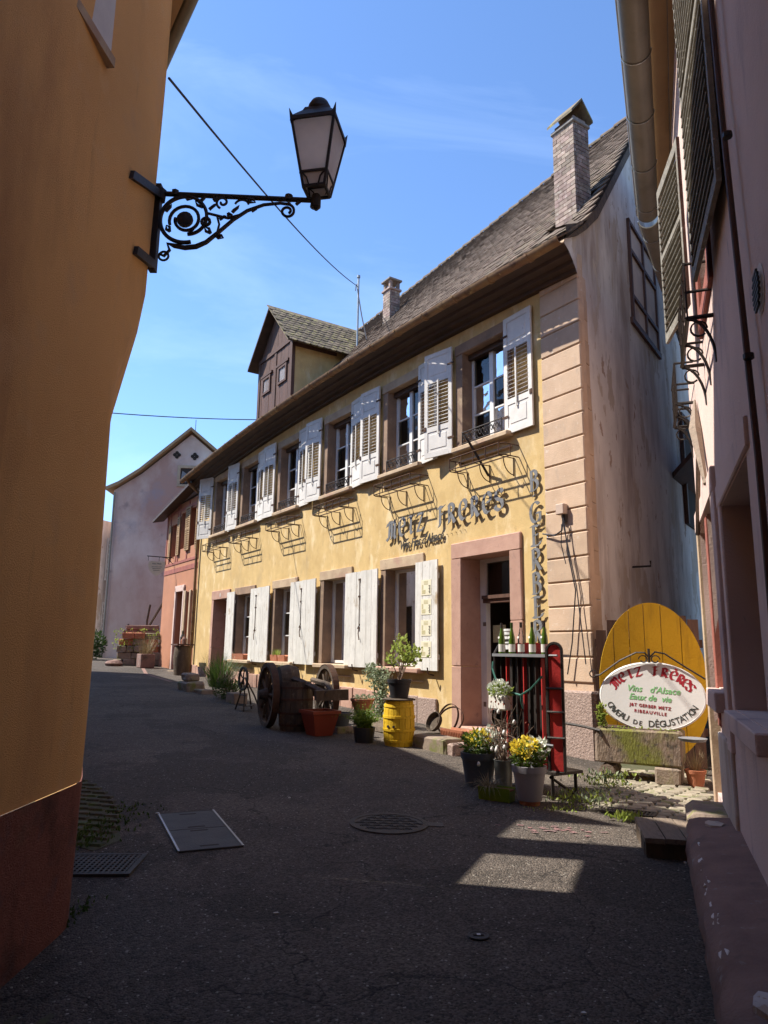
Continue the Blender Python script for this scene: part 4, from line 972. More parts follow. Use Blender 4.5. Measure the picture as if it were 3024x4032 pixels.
# open shutter high on the lane side
q = MB(); sM = Matrix.Translation((.02, -1.02, 5.04)) @ Matrix.Rotation(math.radians(-97), 4, 'Z')
q.box(.0, .55, -.04, .0, 0, 1.7, M=sM); osx = q.build('shutter', K['white'], og)
for z0 in (.1, .62, 1.14):
    q = MB(); q.cbox(.07, .48, -.055, -.041, z0, z0+.45, .012, M=sM); q.build('panel', K['white'], osx)
q = MB(); q.box(-.02, .57, -.06, .02, -.07, -.005, M=sM); q.build('sill', K['beigestone'], osx)

# ------------------------------------------------------------------ neighbours on the far left of the street (they shade it)
def neighbour(label, a0, a1, z0, z1, m):
    t = T('town_house', label, 'house', (-1.70, 4.78, 0), 0)
    q = MB(); nn = max(int((a1-a0)/2.4), 1); st = (a1-a0)/nn; op = []
    for k in range(nn): op += [(a0+st*(k+.5)-.5, a0+st*(k+.5)+.5, 1.3, 3.2), (a0+st*(k+.5)-.5, a0+st*(k+.5)+.5, 4.5, 6.2)]
    holes_wall(q, a0, a1, -.3, 1, [], lambda a, d, z: OF(a, d, z), .25) if False else None
    holes_wall(q, a0, a1, -.3, z1, op, lambda a, d, z: OF(a, d, z), .25, ztop=lambda a: z0+(z1-z0)*(a-a0)/(a1-a0))
    q.poly([OF(a1, 0, -.3), OF(a1, 7, -.3), OF(a1, 7, z1), OF(a1, 0, z1)]); q.build('wall', m, t)
    q = MB()
    for h in op: q.poly([OF(h[0], .25, h[2]), OF(h[1], .25, h[2]), OF(h[1], .25, h[3]), OF(h[0], .25, h[3])])
    q.build('dark_openings', K['room'], t)
    q = MB(); q.poly([OF(a0, -.1, z0), OF(a1, -.1, z1), OF(a1, 4, z1+1.2), OF(a0, 4, z0+1.2)]); q.build('roof', K['tile'], t)
neighbour('cream town house across from the yellow house, out of sight behind the orange corner', 4.4, 10.5, 7.7, 9.5, K['pinkwall'])
neighbour('grey town house farther up the left side of the street behind the orange corner', 10.5, 24.5, 9.5, 10.6, K['render_white'])

shade_house = T('alley_shade_house', 'added house closing the alley behind the plank fence to darken the gable', 'house', (11.5, 20.0, 0), math.radians(-62+90))  # house added at the alley end to keep skylight off the gable
q = MB(); q.box(-7, 5, 0, .4, -.2, 9.0); q.build('wall', K['render_white'], shade_house)
q = MB(); q.poly([(-7.3, -.5, 8.8), (5.3, -.5, 8.8), (5.3, 4, 13), (-7.3, 4, 13)]); q.build('roof', K['tile'], shade_house)
# ------------------------------------------------------------------ lantern on its bracket at the orange corner
lamp = T('street_lantern', 'black iron wall lantern with frosted panes on a scrolled bracket at the orange corner', 'street lamp', (-1.70, 4.83, 4.85), 0)
q = MB(); q.box(-.03, .02, -.03, .03, -.50, .07); q.box(-.03, .02, -.03, .03, -.62, -.5); q.lathe([(.05, -.05), (.055, .03)], 8, (0, 0, 0)); q.build('wall_plate', K['iron'], lamp)
for A_, B_ in (((.022, -.02, -.01), (.022, -.56, -.24)), ((.022, -.02, -.58), (.022, -.38, -.68))):
    A_, B_ = Vector(A_), Vector(B_); q = MB(); up_ = Vector((0, .25, .97))*.036
    c8 = [A_-up_, B_-up_, B_+up_, A_+up_]; q.poly(c8); c9 = [p+Vector((-.03, 0, 0)) for p in c8]; q.poly(c9[::-1])
    for k in range(4): q.poly([c8[k], c8[(k+1) % 4], c9[(k+1) % 4], c9[k]])
    q.build('wall_strap', K['iron'], lamp)
q = MB(); q.tube([(0, 0, .005), (1.13, .02, -.02)], .019, 8); q.tube([(.12, 0, -.01), (.12, 0, .03)], .028, 6); q.lathe([(.03, -.02), (.03, .02)], 8, (.96, .017, -.005)); q.build('arm', K['iron'], lamp)
q = MB(); R2 = lambda pts, r, n=5: q.tube([(x, 0, z) for x, z in pts], r, n)
def spiral(cx, cz, r0, r1, a0, a1, n=26): return [(cx+(r0+(r1-r0)*k/n)*math.cos(math.radians(a0+(a1-a0)*k/n)), cz+(r0+(r1-r0)*k/n)*math.sin(math.radians(a0+(a1-a0)*k/n))) for k in range(n+1)]
R2([(.04, -.48), (.07, -.50), (.11, -.45), (.09, -.40)]+[(.14, -.415), (.22, -.43), (.30, -.42), (.37, -.385), (.46, -.30), (.56, -.20), (.66, -.125), (.78, -.075), (.90, -.06), (.98, -.07)], [.013]*4+[.019, .02, .02, .018, .016, .015, .014, .013, .012, .012])
R2(spiral(.955, -.125, .055, .02, 70, -420), .011); R2(spiral(.21, -.20, .185, .19, 90, 285), .016); R2(spiral(.21, -.20, .185, .125, 90, -80), .014); R2(spiral(.21, -.205, .12, .075, 200, -190), .013); q.lathe([(.0, -.02), (.06, -.012), (.06, .012), (0, .02)], 14, M=Matrix.Translation((.205, 0, -.205)) @ Matrix.Rotation(math.radians(90), 4, 'X'))
R2(spiral(.07, -.50, .035, .035, 0, 360, 14), .009)
R2([(.36, -.15), (.44, -.17), (.52, -.19), (.60, -.165)], .011); R2(spiral(.475, -.06, .05, .012, 250, -190), .010); R2(spiral(.62, -.09, .055, .05, 160, 20, 10), .009); R2(spiral(.36, -.22, .03, .03, 0, 360, 12), .013); R2([(.45, -.30), (.46, -.24), (.44, -.17)], .009)
for x, z, dx, dz in ((.30, -.07, .05, .07), (.33, -.10, -.06, .05), (.38, -.12, .05, .05), (.52, -.15, .03, -.05), (.55, -.14, .05, .06), (.40, -.31, -.05, .05), (.44, -.33, .06, -.02), (.46, -.2, .05, .03), (.24, -.31, .04, .04), (.10, -.30, -.03, .05), (.06, -.14, .04, .06), (.20, -.02, .05, -.02), (.72, -.1, -.02, -.04), (.42, -.05, .0, .05), (.66, -.03, .06, -.03), (1.02, -.07, .03, .03)):
    for s_ in (-1, 1): q.tube([(x, 0, z), (x+dx*.5+s_*.012, 0, z+dz*.5+s_*.01), (x+dx, 0, z+dz)], [.013, .012, .002], 5)
q.build('scroll_bracket', K['iron'], lamp)
# lantern body: square, tapering downwards, turned a little
LM = Matrix.Translation((1.165, .02, .035)) @ Matrix.Rotation(math.radians(-11), 4, 'Z') @ Matrix.Scale(.88, 4)
q = MB(); q.tube([(1.15, .02, -.08), (1.165, .02, .02)], .032, 10); q.lathe([(.012, -.10), (.034, -.075), (.034, .0), (.02, .03)], 12, (1.165, .02, 0)); q.build('socket', K['iron'], lamp)
zb, zm, zt_ = .02, .14, .60; hb, hm, ht = .092, .114, .185
q = MB()
def sq(h, z): return [(-h, -h, z), (h, -h, z), (h, h, z), (-h, h, z)]
for a, b in ((sq(hb, zb), sq(ht, zt_)),):
    for k in range(4): q.tube([LM @ Vector(a[k]), LM @ Vector(b[k])], .014, 4)
for h, z, r in ((hb, zb, .013), (hm, zm, .012), (ht, zt_, .018)):
    s4 = sq(h, z)
    for k in range(4): q.tube([LM @ Vector(s4[k]), LM @ Vector(s4[(k+1) % 4])], r, 4)
for k in range(4):      # curved braces in the small lower panes
    Rk = LM @ Matrix.Rotation(k*math.pi/2, 4, 'Z')
    for s_ in (-1, 1): q.tube([Rk @ Vector((s_*.105, -.118, zm)), Rk @ Vector((s_*.06, -.108, zm-.05)), Rk @ Vector((s_*.04, -.10, zb))], .007, 4)
for k in range(4):      # pointed ears on the corners
    Rk = LM @ Matrix.Rotation(k*math.pi/2, 4, 'Z'); q.tube([Rk @ Vector((ht-.01, -ht+.01, zt_-.02)), Rk @ Vector((ht+.018, -ht-.018, zt_+.09))], [.028, .002], 4)
q.build('cage', K['iron'], lamp)
for k in range(4):
    Rk = LM @ Matrix.Rotation(k*math.pi/2, 4, 'Z'); q = MB(); q.poly([Rk @ Vector(p) for p in ((-hm+.01, -hm, zm), (hm-.01, -hm, zm), (ht-.012, -ht, zt_), (-ht+.012, -ht, zt_))]); q.build('pane', K['milk'], lamp)
    q = MB(); q.poly([Rk @ Vector(p) for p in ((-hb+.01, -hb, zb), (hb-.01, -hb, zb), (hm-.01, -hm, zm), (-hm+.01, -hm, zm))]); q.build('lower_pane', K['label'], lamp)
q = MB(); a = sq(ht+.012, zt_+.02); b = sq(.115, zt_+.13); c = sq(.10, zt_+.17)
A, B, Cq = [[q.V(LM @ Vector(p)) for p in x] for x in (a, b, c)]
for X, Y in ((A, B), (B, Cq)):
    for k in range(4): q.F((X[k], X[(k+1) % 4], Y[(k+1) % 4], Y[k]))
q.F(A[::-1])
q.build('hood', K['iron'], lamp)
q = MB(); q.lathe([(.105, zt_+.165), (.112, zt_+.18), (.10, zt_+.185), (.098, zt_+.23), (.075, zt_+.275), (.03, zt_+.30), (0, zt_+.305)], 18, M=LM); q.build('dome', K['iron'], lamp, smooth=True)
# cables
cb = MB(); A = Vector((-1.72, 4.9, 5.9)); B = Vector(FP(9.3, -1.43, 11.72))
pts = [A.lerp(B, t/14)+Vector((0, 0, -.5*4*(t/14)*(1-t/14)*.35)) for t in range(15)]
cb.tube(pts, .011, 5); E_ = FP(8.0, -1.0, 9.5); cb.tube([B+Vector((0, 0, 0)), B.lerp(E_, .5)+Vector((0, 0, -.1)), E_], .016, 5)
c1 = cb.build('overhead_cable', K['cable']); tag(c1, 'black overhead cable rising from the orange corner to the pole on the tiled roof', 'cable')
cb = MB(); A = Vector((-8.2, 17.5, 7.45)); B = FP(11.62, .40, 8.02)
cb.tube([A.lerp(B, t/8)+Vector((0, 0, -.25*4*(t/8)*(1-t/8)*.25)) for t in range(9)], .014, 5)
c2 = cb.build('overhead_cable', K['cable']); tag(c2, 'lower dark cable crossing the street level with the dormer', 'cable')
# ------------------------------------------------------------------ pale pink house on the right
RA = math.radians(20); RE = Vector((math.sin(RA), math.cos(RA), 0)); Q0 = Vector((3.24, 7.31, 0)); RROT = math.atan2(-RE.y, -RE.x)
rh = T('alley_house', 'pale pink rendered house with louvred shutters rising along the right edge', 'house', tuple(Q0), RROT)
# local: x towards the camera, y into the wall
q = MB(); hr = [(-.06, .83, .25, 2.78, .30), (.96, 1.72, 1.28, 2.80, .22), (2.25, 3.75, 1.18, 2.62, .34), (1.95, 2.75, 4.3, 6.3, .25)]
holes_wall(q, -.27, 14, -.2, 7.55, hr, lambda x, dpt, z: (x, dpt, z), .3)
q.poly([(-.27, 0, -.2), (-.27, .35, -.2), (-.27, .35, 7.55), (-.27, 0, 7.55)])
q.build('wall', K['pinkwall'], rh)
# wall beyond the corner turning a little into the alley
q = MB(); a2 = math.radians(29-20)
def R2L(t, o, z): return (-.27-t*math.cos(a2)+0*o, .35+t*math.sin(a2)+o, z)
q.poly([R2L(0, 0, -.2), R2L(9, 0, -.2), R2L(9, 0, 7.5), R2L(0, 0, 7.5)]); q.build('alley_wall', K['pinkwall'], rh)
q = MB(); q.poly([R2L(2.2, .02, 7.4), R2L(9, .02, 7.4), R2L(9, .02, 11.0), R2L(2.2, .02, 11.0)]); q.poly([R2L(2.2, .02, 7.4), R2L(2.2, 3, 7.4), R2L(2.2, 3, 11.0), R2L(2.2, .02, 11.0)]); q.build('alley_shade_wall', K['oldwood'], rh)  # high wall added over the alley so the gable falls darker
q = MB()
for a, b, c, d, e in hr: q.poly([(a, e, c), (b, e, c), (b, e, d), (a, e, d)])
q.build('dark_openings', K['room'], rh)
for x0, x1, z0, z1, y0, m, nm in ((.83, .96, .95, 2.78, -.018, 'timber', 'door_post'), (-.20, -.06, .1, 2.85, -.03, 'beigestone', 'stone_jamb'), (1.72, 1.98, .85, 2.9, -.03, 'pinkwall', 'stone_jamb'), (-.22, 1.98, 2.80, 3.0, -.035, 'pinkwall', 'lintel'), (.86, 1.76, 1.12, 1.27, -.10, 'pinkwall', 'sill'), (2.2, 3.85, 1.06, 1.175, -.08, 'pinkwall', 'sill'), (2.1, 2.24, 1.18, 2.68, -.012, 'pinkwall', 'stone_jamb'), (2.1, 3.9, 2.63, 2.8, -.02, 'pinkwall', 'lintel')):
    q = MB(); q.cbox(x0, x1, y0, .12, z0, z1, .008, .002); q.build(nm, K[m], rh)
q = MB(); q.cbox(.83, 1.9, -.028, .10, .02, .9, .01); q.build('apron', K['render_white'], rh)
for x0, x1, z0, z1, y in ((.96, 1.02, 1.28, 2.8, .12), (1.66, 1.72, 1.28, 2.8, .12), (2.25, 2.33, 1.18, 2.62, .22), (2.95, 3.02, 1.18, 2.62, .22), (2.33, 2.95, 2.1, 2.15, .22)):
    q = MB(); q.box(x0, x1, y, y+.06, z0, z1); q.build('window_frame', K['brownwood'], rh)
q = MB(); q.box(-.06, .83, .2, .24, .3, 2.78); q.build('plank_door', K['brownwood'], rh)
q = MB(); q.box(.05, .40, .185, .198, 1.75, 2.25); q.build('notice', K['render_white'], rh)
# upper window frame
q = MB()
for x0, x1, z0, z1 in ((1.80, 1.95, 4.15, 6.5), (2.75, 2.88, 4.15, 6.5), (1.8, 2.88, 4.12, 4.28), (1.8, 2.88, 6.32, 6.5)): q.cbox(x0, x1, -.03, .1, z0, z1, .008)
uw = q.build('upper_window', K['timber'], rh)
def louvre(M, w, h, name_parent, n):
    q = MB(); t = .028
    for a, b, z0, z1 in ((0, .05, 0, h), (w-.05, w, 0, h), (.05, w-.05, 0, .08), (.05, w-.05, h-.1, h), (.05, w-.05, h*.52, h*.52+.05)): q.box(a, b, -t/2, t/2, z0, z1, M=M)
    o = q.build('louvred_shutter', K['louvre'], name_parent)
    q = MB(); q.box(.07, w-.07, .028 if M.to_3x3()[0][0] > 0 else -.032, .032 if M.to_3x3()[0][0] > 0 else -.028, .08, h-.1, M=M); q.build('gap_shade_sheet', K['cornice'], o)  # dark sheet standing in for the shade between the slats
    for k in range(n):
        z = .11+(h-.24)*k/n
        if abs(z-h*.52-.03) < .05: continue
        q = MB(); q.box(.045, w-.045, -.026, .026, -.004, .004, M=M @ Matrix.Translation((0, 0, z)) @ Matrix.Rotation(math.radians(24 if M.to_3x3()[0][0] > 0 else -24), 4, 'X')); q.build('slat', K['louvre'], o)
    return o
louvre(Matrix.Translation((2.84, -.115, 4.12)) @ Matrix.Rotation(math.radians(3), 4, 'Z'), 1.16, 2.6, rh, 28)
louvre(Matrix.Translation((1.86, -.09, 4.42)) @ Matrix.Rotation(math.radians(180+11), 4, 'Z'), .80, 1.58, rh, 18)
q = MB(); q.tube([(4.12, -.05, 7.5), (4.25, -.05, 4.5), (4.5, -.05, 2.4), (4.5, -.05, .3)], .015, 8); q.build('lead_pipe', K['brownwood'], rh, smooth=True)
for z in (6.2, 4.1, 2.9):
    q = MB(); q.lathe([(.024, -.012), (.024, .012)], 8, (4.5-.12*(z-2.4)/2.1 if z < 4.5 else 4.22, -.05, z)); q.build('pipe_clip', K['iron'], rh)
q = MB(); q.lathe([(.0, .012), (.09, .014), (.10, .012), (.115, .0)], 16, M=Matrix.Translation((4.62, -.003, 3.15)) @ Matrix.Rotation(math.radians(-90), 4, 'X')); vt = q.build('oval_vent', K['render_white'], rh)
for k in range(7):
    q = MB(); w_ = .09*math.sqrt(1-((k-3)/3.6)**2); q.box(4.62-w_, 4.62+w_, -.024, -.014, 3.15-.09+k*.026, 3.15-.09+k*.026+.012); q.build('vent_slat', K['iron'], vt)
# timber bracket below the shutters
q = MB(); q.tube([(.75, -.02, 3.95), (1.1, -.06, 3.55), (1.55, -.04, 2.95)], [.01, .055, .02], 5); q.tube([(1.0, -.03, 3.5), (.4, -.05, 2.7)], .022, 5); q.build('broken_batten', K['wood_grey'], rh)
# iron window baskets
def wbasket(x0, x1, z, dpt, lbl):
    t = T('window_basket', lbl, 'window basket', tuple(Q0 + (-RE)*((x0+x1)/2) + Vector((0, 0, z))), RROT, 'iron baskets on the pink house')
    hw = (x1-x0)/2; q = MB()
    for zz in (0, .20, .42): q.tube([(-hw, 0, zz), (-hw, -dpt, zz), (hw, -dpt, zz), (hw, 0, zz)], .012 if zz else .017, 5)
    for k in range(5): x = -hw+2*hw*k/4; q.tube([(x, -dpt, 0), (x, -dpt, .43)], .009, 4)
    q.build('rails', K['iron'], t)
    for x in (-hw, 0, hw):
        q = MB(); q.tube([(x, -dpt, -.01)]+[(x, -dpt+dpt*math.sin(a)*1.0, -.01-.34*(1-math.cos(a))) for a in [j*math.pi/16 for j in range(1, 9)]], .012, 5)
        q.tube([(x, -.10+.055*math.cos(a), -.09+.055*math.sin(a)) for a in [j*.5 for j in range(12)]], .008, 4)
        q.build('scroll_bracket', K['iron'], t)
wbasket(1.75, 2.7, 3.92, .17, 'nearer black iron window basket with scroll brackets below the large louvred shutter')
wbasket(-.20, .6, 3.98, .17, 'farther black iron window basket at the far corner of the pink house')
# eaves: gutter along the lane, turning into the alley
ea = math.radians(22); ee = Vector((math.sin(ea), math.cos(ea), 0)); en = Vector((-ee.y, ee.x, 0)); eb = math.radians(28.8); e2 = Vector((math.sin(eb), math.cos(eb), 0))
Rinv = Matrix.Rotation(-RROT, 4, 'Z') @ Matrix.Translation(-Q0)
def EW(t, w, z): return Rinv @ (ee*t + en*w + Vector((0, 0, z)))
TE = 9.75; r_ = .14
def gutter_run(A, dirv, side, L, name):
    q = MB(); sec = [(math.cos(math.pi*(1+k/10))*r_, math.sin(math.pi*(1+k/10))*r_) for k in range(11)]
    rows = []
    for t in (0, L):
        rows.append([q.V(Rinv @ (A+dirv*t+side*sx+Vector((0, 0, sz)))) for sx, sz in sec]+[q.V(Rinv @ (A+dirv*t+side*sx*.93+Vector((0, 0, sz*.93+.006)))) for sx, sz in sec[::-1]])
    n = len(rows[0])
    for k in range(n): q.F((rows[0][k], rows[0][(k+1) % n], rows[1][(k+1) % n], rows[1][k]))
    q.F(rows[0]); q.F(rows[1][::-1])
    o = q.build(name, K['zincgutter'], rh, smooth=True)
    t = .4
    q = MB(); q.tube([Rinv @ (A+dirv*0+side*r_+Vector((0, 0, .0))), Rinv @ (A+dirv*L+side*r_+Vector((0, 0, .0)))], .013, 6); q.build('gutter_lip', K['zinc'], o)
    while t < L:
        q = MB(); q.tube([Rinv @ (A+dirv*t+side*math.cos(math.pi*(1+k/10))*(r_+.006)+Vector((0, 0, math.sin(math.pi*(1+k/10))*(r_+.006)))) for k in range(11)], .008, 4); q.build('gutter_strap', K['zinc'], o); t += .9
    return o
GA0 = ee*1.0+en*.06+Vector((0, 0, 7.55)); gutter_run(GA0, ee, en, TE-1.0, 'gutter')
GB0 = ee*TE+en*.06+Vector((0, 0, 7.5)); e2n = Vector((-e2.y, e2.x, 0)); gutter_run(GB0+e2*.06, e2, e2n, 5.0, 'alley_gutter')
q = MB()
def slab(pts, dz):
    A = [Rinv @ Vector(p) for p in pts]; B = [a+Vector((0, 0, dz)) for a in A]; q.poly(A); q.poly(B)
    for i in range(len(A)): q.poly([A[i], A[(i+1) % len(A)], B[(i+1) % len(B)], B[i]])
z = 7.60
slab([tuple(ee*(-2)+en*-.08+Vector((0, 0, z))), tuple(ee*TE+en*-.08+Vector((0, 0, z))), tuple(ee*TE+en*-.24+Vector((0, 0, z))), tuple(ee*(-2)+en*-.24+Vector((0, 0, z)))], .05)
sf = q.build('soffit_board', K['soffit'], rh)
q = MB(); slab([tuple(ee*(-2)+en*-.246+Vector((0, 0, z-.03))), tuple(ee*TE+en*-.246+Vector((0, 0, z-.03))), tuple(ee*TE+en*-.9+Vector((0, 0, z-.06))), tuple(ee*(-2)+en*-.9+Vector((0, 0, z-.06)))], .05); q.build('soffit_board', K['soffit'], rh)
q = MB(); slab([tuple(GB0+e2n*-.14+Vector((0, 0, .1))), tuple(GB0+e2*5+e2n*-.14+Vector((0, 0, .1))), tuple(GB0+e2*5+e2n*-.8+Vector((0, 0, .08))), tuple(GB0+e2n*-.8+Vector((0, 0, .08)))], .05); q.build('alley_soffit', K['soffit'], rh)
q = MB(); slab([tuple(ee*(-2)+en*.0+Vector((0, 0, 7.72))), tuple(ee*TE+en*.0+Vector((0, 0, 7.72))), tuple(ee*TE+en*-4+Vector((0, 0, 11.5))), tuple(ee*(-2)+en*-4+Vector((0, 0, 11.5)))], .1); q.build('roof', K['tile'], rh)

GAl = lambda a, z: Rinv @ Vector((2.98+.5655*a, 10.4+.8247*a, z)); RAl = lambda t, z: Rinv @ Vector((3.45+.485*t, 7.64+.875*t, z))
q = MB(); A = [GAl(5.6, 5.25), GAl(8.6, 5.25), RAl(9.2, 5.9), RAl(6.0, 5.9)]; B = [a+Vector((0, 0, .12)) for a in A]; q.poly(A); q.poly(B)
for k in range(4): q.poly([A[k], A[(k+1) % 4], B[(k+1) % 4], B[k]])
q.build('alley_shade_roof', K['brownwood'], rh)  # roof added across the alley to hold light back from the gable
# stone bench, step and boards at the foot of the pink house
bn_ = T('stone_bench', 'long worn dark red stone bench along the foot of the pink wall', 'bench', tuple(Q0-RE*3.4), RROT)
q = MB(); prof = [(-.34, -.05), (-.36, .10), (-.345, .22), (-.31, .27), (-.25, .285), (0, .31), (0, -.05)]
rows = []; xs_ = [-2.0+.15*k for k in range(36)]
random.seed(11)
for x in xs_:
    rows.append([q.V((x, y+(random.uniform(-.014, .014) if y < -.2 else 0), zz+random.uniform(-.008, .008))) for y, zz in prof])
for a, b in zip(rows, rows[1:]):
    for i in range(len(prof)-1): q.F((a[i], a[i+1], b[i+1], b[i]))
q.F(rows[0]); q.F(rows[-1][::-1]); bb_ = q.build('seat_stone', K['darkstone'], bn_, smooth=True)
random.seed(5)
for k in range(16):     # broken mortar patches on the front edge
    x = random.uniform(-1.8, 1.7); q = MB(); M = Matrix.Translation((x, -.305, .2555)) @ Matrix.Rotation(.60, 4, 'X')
    pts = [(math.cos(a)*random.uniform(.02, .06), math.sin(a)*random.uniform(.008, .03)) for a in [i*math.pi/4 for i in range(8)]]
    q.prism(pts, -.03, .010, 'z', M=M); q.build('mortar_chip', K['render_white'], bb_)
for x, y, s_ in ((-1.72, -.16, .09), (1.35, -.16, .13)):
    q = MB(); pts = [(x+math.cos(a)*s_*random.uniform(.7, 1.3), y+math.sin(a)*s_*random.uniform(.5, .9)) for a in [i*math.pi/5 for i in range(10)]]; q.prism(pts, .27, .3085, 'z'); q.build('mortar_patch', K['render_white'], bb_)
stp = T('step_block', 'dark rounded sandstone step block at the far foot of the pink wall', 'step', (2.83, 6.42, .13), RROT)
q = MB(); q.cbox(-.36, .36, -.24, .30, -.12, .17, .05, .012); q.build('block', K['sand_block'], stp)
dk = T('plank_ramp', 'low silvered wooden plank platform in front of the sandstone step block', 'platform', (2.42, 6.18, .0), math.radians(-13))
n = 5
for k in range(n):
    x0 = -.32+k*.155; q = MB(); q.box(x0+.004, x0+.150, -.36+random.uniform(-.008, .008), .40+random.uniform(-.01, .01), .135, .172, j=.002); q.build('plank', K['wood_grey'], dk)
q = MB(); q.box(-.31, .44, -.33, -.27, .0, .134); q.box(-.31, .44, .30, .36, .0, .134); q.box(-.315, -.26, -.268, .298, .0, .134); q.build('bearer', K['oldwood'], dk)
# ------------------------------------------------------------------ street furniture in front of the yellow house
def leaves(mb, fn, n, size, asp=.55, up=.3, curl=.25):
    """n pointed leaves at points given by fn() -> (pos, outward)"""
    for _ in range(n):
        p, o = fn(); p = Vector(p); s_ = size*random.uniform(.6, 1.3)
        d = (Vector(o)+Vector((random.uniform(-1, 1), random.uniform(-1, 1), random.uniform(-.6, 1)))*.9+Vector((0, 0, up))).normalized()
        w_ = d.cross(Vector((random.uniform(-1, 1), random.uniform(-1, 1), random.uniform(-1, 1)))).normalized()*s_*asp*.5; nn = d.cross(w_).normalized()
        a = mb.V(p); b = mb.V(p+d*s_*.45+w_+nn*s_*curl*.2); c = mb.V(p+d*s_-nn*s_*curl); e = mb.V(p+d*s_*.45-w_+nn*s_*curl*.2)
        mb.F((a, b, c)); mb.F((a, c, e))
def blob(c, r):
    def f():
        v = Vector((random.gauss(0, 1), random.gauss(0, 1), random.gauss(0, 1))).normalized(); k = random.random()**.4
        return (c[0]+v.x*r[0]*k, c[1]+v.y*r[1]*k, c[2]+v.z*r[2]*k), v
    return f
def blades(mb, n, c, spread, ln, wd=.012, droop=.6, base=.05):
    for _ in range(n):
        a = random.uniform(0, 2*math.pi); r = random.uniform(0, base); d = Vector((math.cos(a), math.sin(a), 0)); p = Vector(c)+d*r; L = ln*random.uniform(.6, 1.2); sp = spread*random.uniform(.3, 1.2); w_ = Vector((-d.y, d.x, 0))*wd
        prev = None
        for k in range(5):
            t = k/4; q = p+d*sp*L*t+Vector((0, 0, L*(t-droop*t*t*sp))); ww = w_*(1-t*.95)
            cur = (mb.V(q-ww), mb.V(q+ww))
            if prev: mb.F((prev[0], prev[1], cur[1], cur[0]))
            prev = cur
def pot(name, label, loc, r0, r1, h, m, parent=None, group=None, rim=.03, sides=20, cat='flowerpot', soil=True):
    t = T(name, label, cat, loc, 0, group)
    q = MB(); q.lathe([(r0, 0), (r1*.97, h*.80), (r1+.006, h*.81), (r1+.012, h), (r1-.012, h), (r1-.02, h-.05)], sides); q.build('pot_body', m, t, smooth=True)
    if soil:
        q = MB(); q.lathe([(r1-.014, h-.045), (r1*.5, h-.03), (0, h-.028)], sides, cap=False); q.build('soil', K['soil'], t)
    return t
random.seed(21)
# --- staved barrels
def barrel(name, label, loc, r_end, r_mid, h, m, hoopm, n=16, holes=False, cat='barrel', hz=(.12, .36, .64, .88)):
    t = T(name, label, cat, loc, 0)
    rad = lambda z: r_end+(r_mid-r_end)*(1-((z/h-.5)*2)**2)
    for k in range(n):
        a0 = 2*math.pi*k/n+.012; a1 = 2*math.pi*(k+1)/n-.012; q = MB(); jj = random.uniform(-.002, .003); rows = []
        for j in range(6):
            z = h*j/5; R = rad(z)+jj; rows.append([q.V((R*math.cos(a), R*math.sin(a), z)) for a in (a0, (a0+a1)/2, a1)]+[q.V(((R-.022)*math.cos(a), (R-.022)*math.sin(a), z)) for a in (a1, a0)])
        for A, B in zip(rows, rows[1:]):
            for i in range(5): q.F((A[i], A[(i+1) % 5], B[(i+1) % 5], B[i]))
        q.F(rows[0][::-1]); q.F(rows[-1]); q.build('stave', m, t)
    for f_ in hz:
        z = h*f_; q = MB(); q.lathe([(rad(z-.02)+.002, z-.02), (rad(z-.02)+.009, z-.018), (rad(z+.02)+.009, z+.018), (rad(z+.02)+.002, z+.02)], 24, cap=False); q.build('hoop', hoopm, t)
    q = MB(); q.lathe([(rad(h)-.02, h-.03), (0, h-.03)], 20, cap=False); q.build('head', m, t)
    return t
yb = FP(2.12, 1.86); yb.z -= .01
bar = barrel('yellow_barrel', 'small bright yellow barrel carrying a black pot with a leafy shrub', yb, .205, .235, .66, K['yellowpaint'], K['yellowpaint'])
for dx in (-.03, .07):
    q = MB(); a = -2.2+dx*4; R = .236; q.lathe([(.02, 0), (.02, .012)], 10, M=Matrix.Translation((R*math.cos(a), R*math.sin(a), .29)) @ Matrix.Rotation(a, 4, 'Z') @ Matrix.Rotation(math.radians(90), 4, 'Y')); q.build('bung_hole', K['room'], bar)
q = MB(); q.lathe([(.245, .661), (.25, .675), (.2, .685), (0, .687)], 24); q.build('lid', K['oldwood'], bar)
sp = pot('black_flowerpot', 'black plastic pot with a lime leaved shrub on the yellow barrel', yb+Vector((0, 0, .69)), .13, .175, .27, K['blackpot'])
st = MB(); tips = []
for k in range(9):
    a = random.uniform(0, 6.28); r1 = random.uniform(.10, .34); h1 = random.uniform(.30, .62)
    pts = [Vector((0, 0, .22)), Vector((math.cos(a)*.05, math.sin(a)*.05, .33)), Vector((math.cos(a+.5)*r1*.45, math.sin(a+.5)*r1*.45, .25+h1*.55)), Vector((math.cos(a+.2)*r1*.8, math.sin(a+.2)*r1*.8, .25+h1*.8)), Vector((math.cos(a)*r1, math.sin(a)*r1, .25+h1))]
    st.tube(pts, [.011, .009, .007, .005, .003], 5); tips += [pts[-1], pts[-2], pts[3].lerp(pts[2], .5)]
st.build('stems', K['twig'], sp)
lf = MB()
for tp in tips: leaves(lf, lambda tp=tp: (tp+Vector((random.gauss(0, .05), random.gauss(0, .05), random.gauss(0, .04))), (random.uniform(-1, 1), random.uniform(-1, 1), .4)), 12, .065, .75)
lf.build('foliage', K['leaf_light'], sp, kind='stuff')
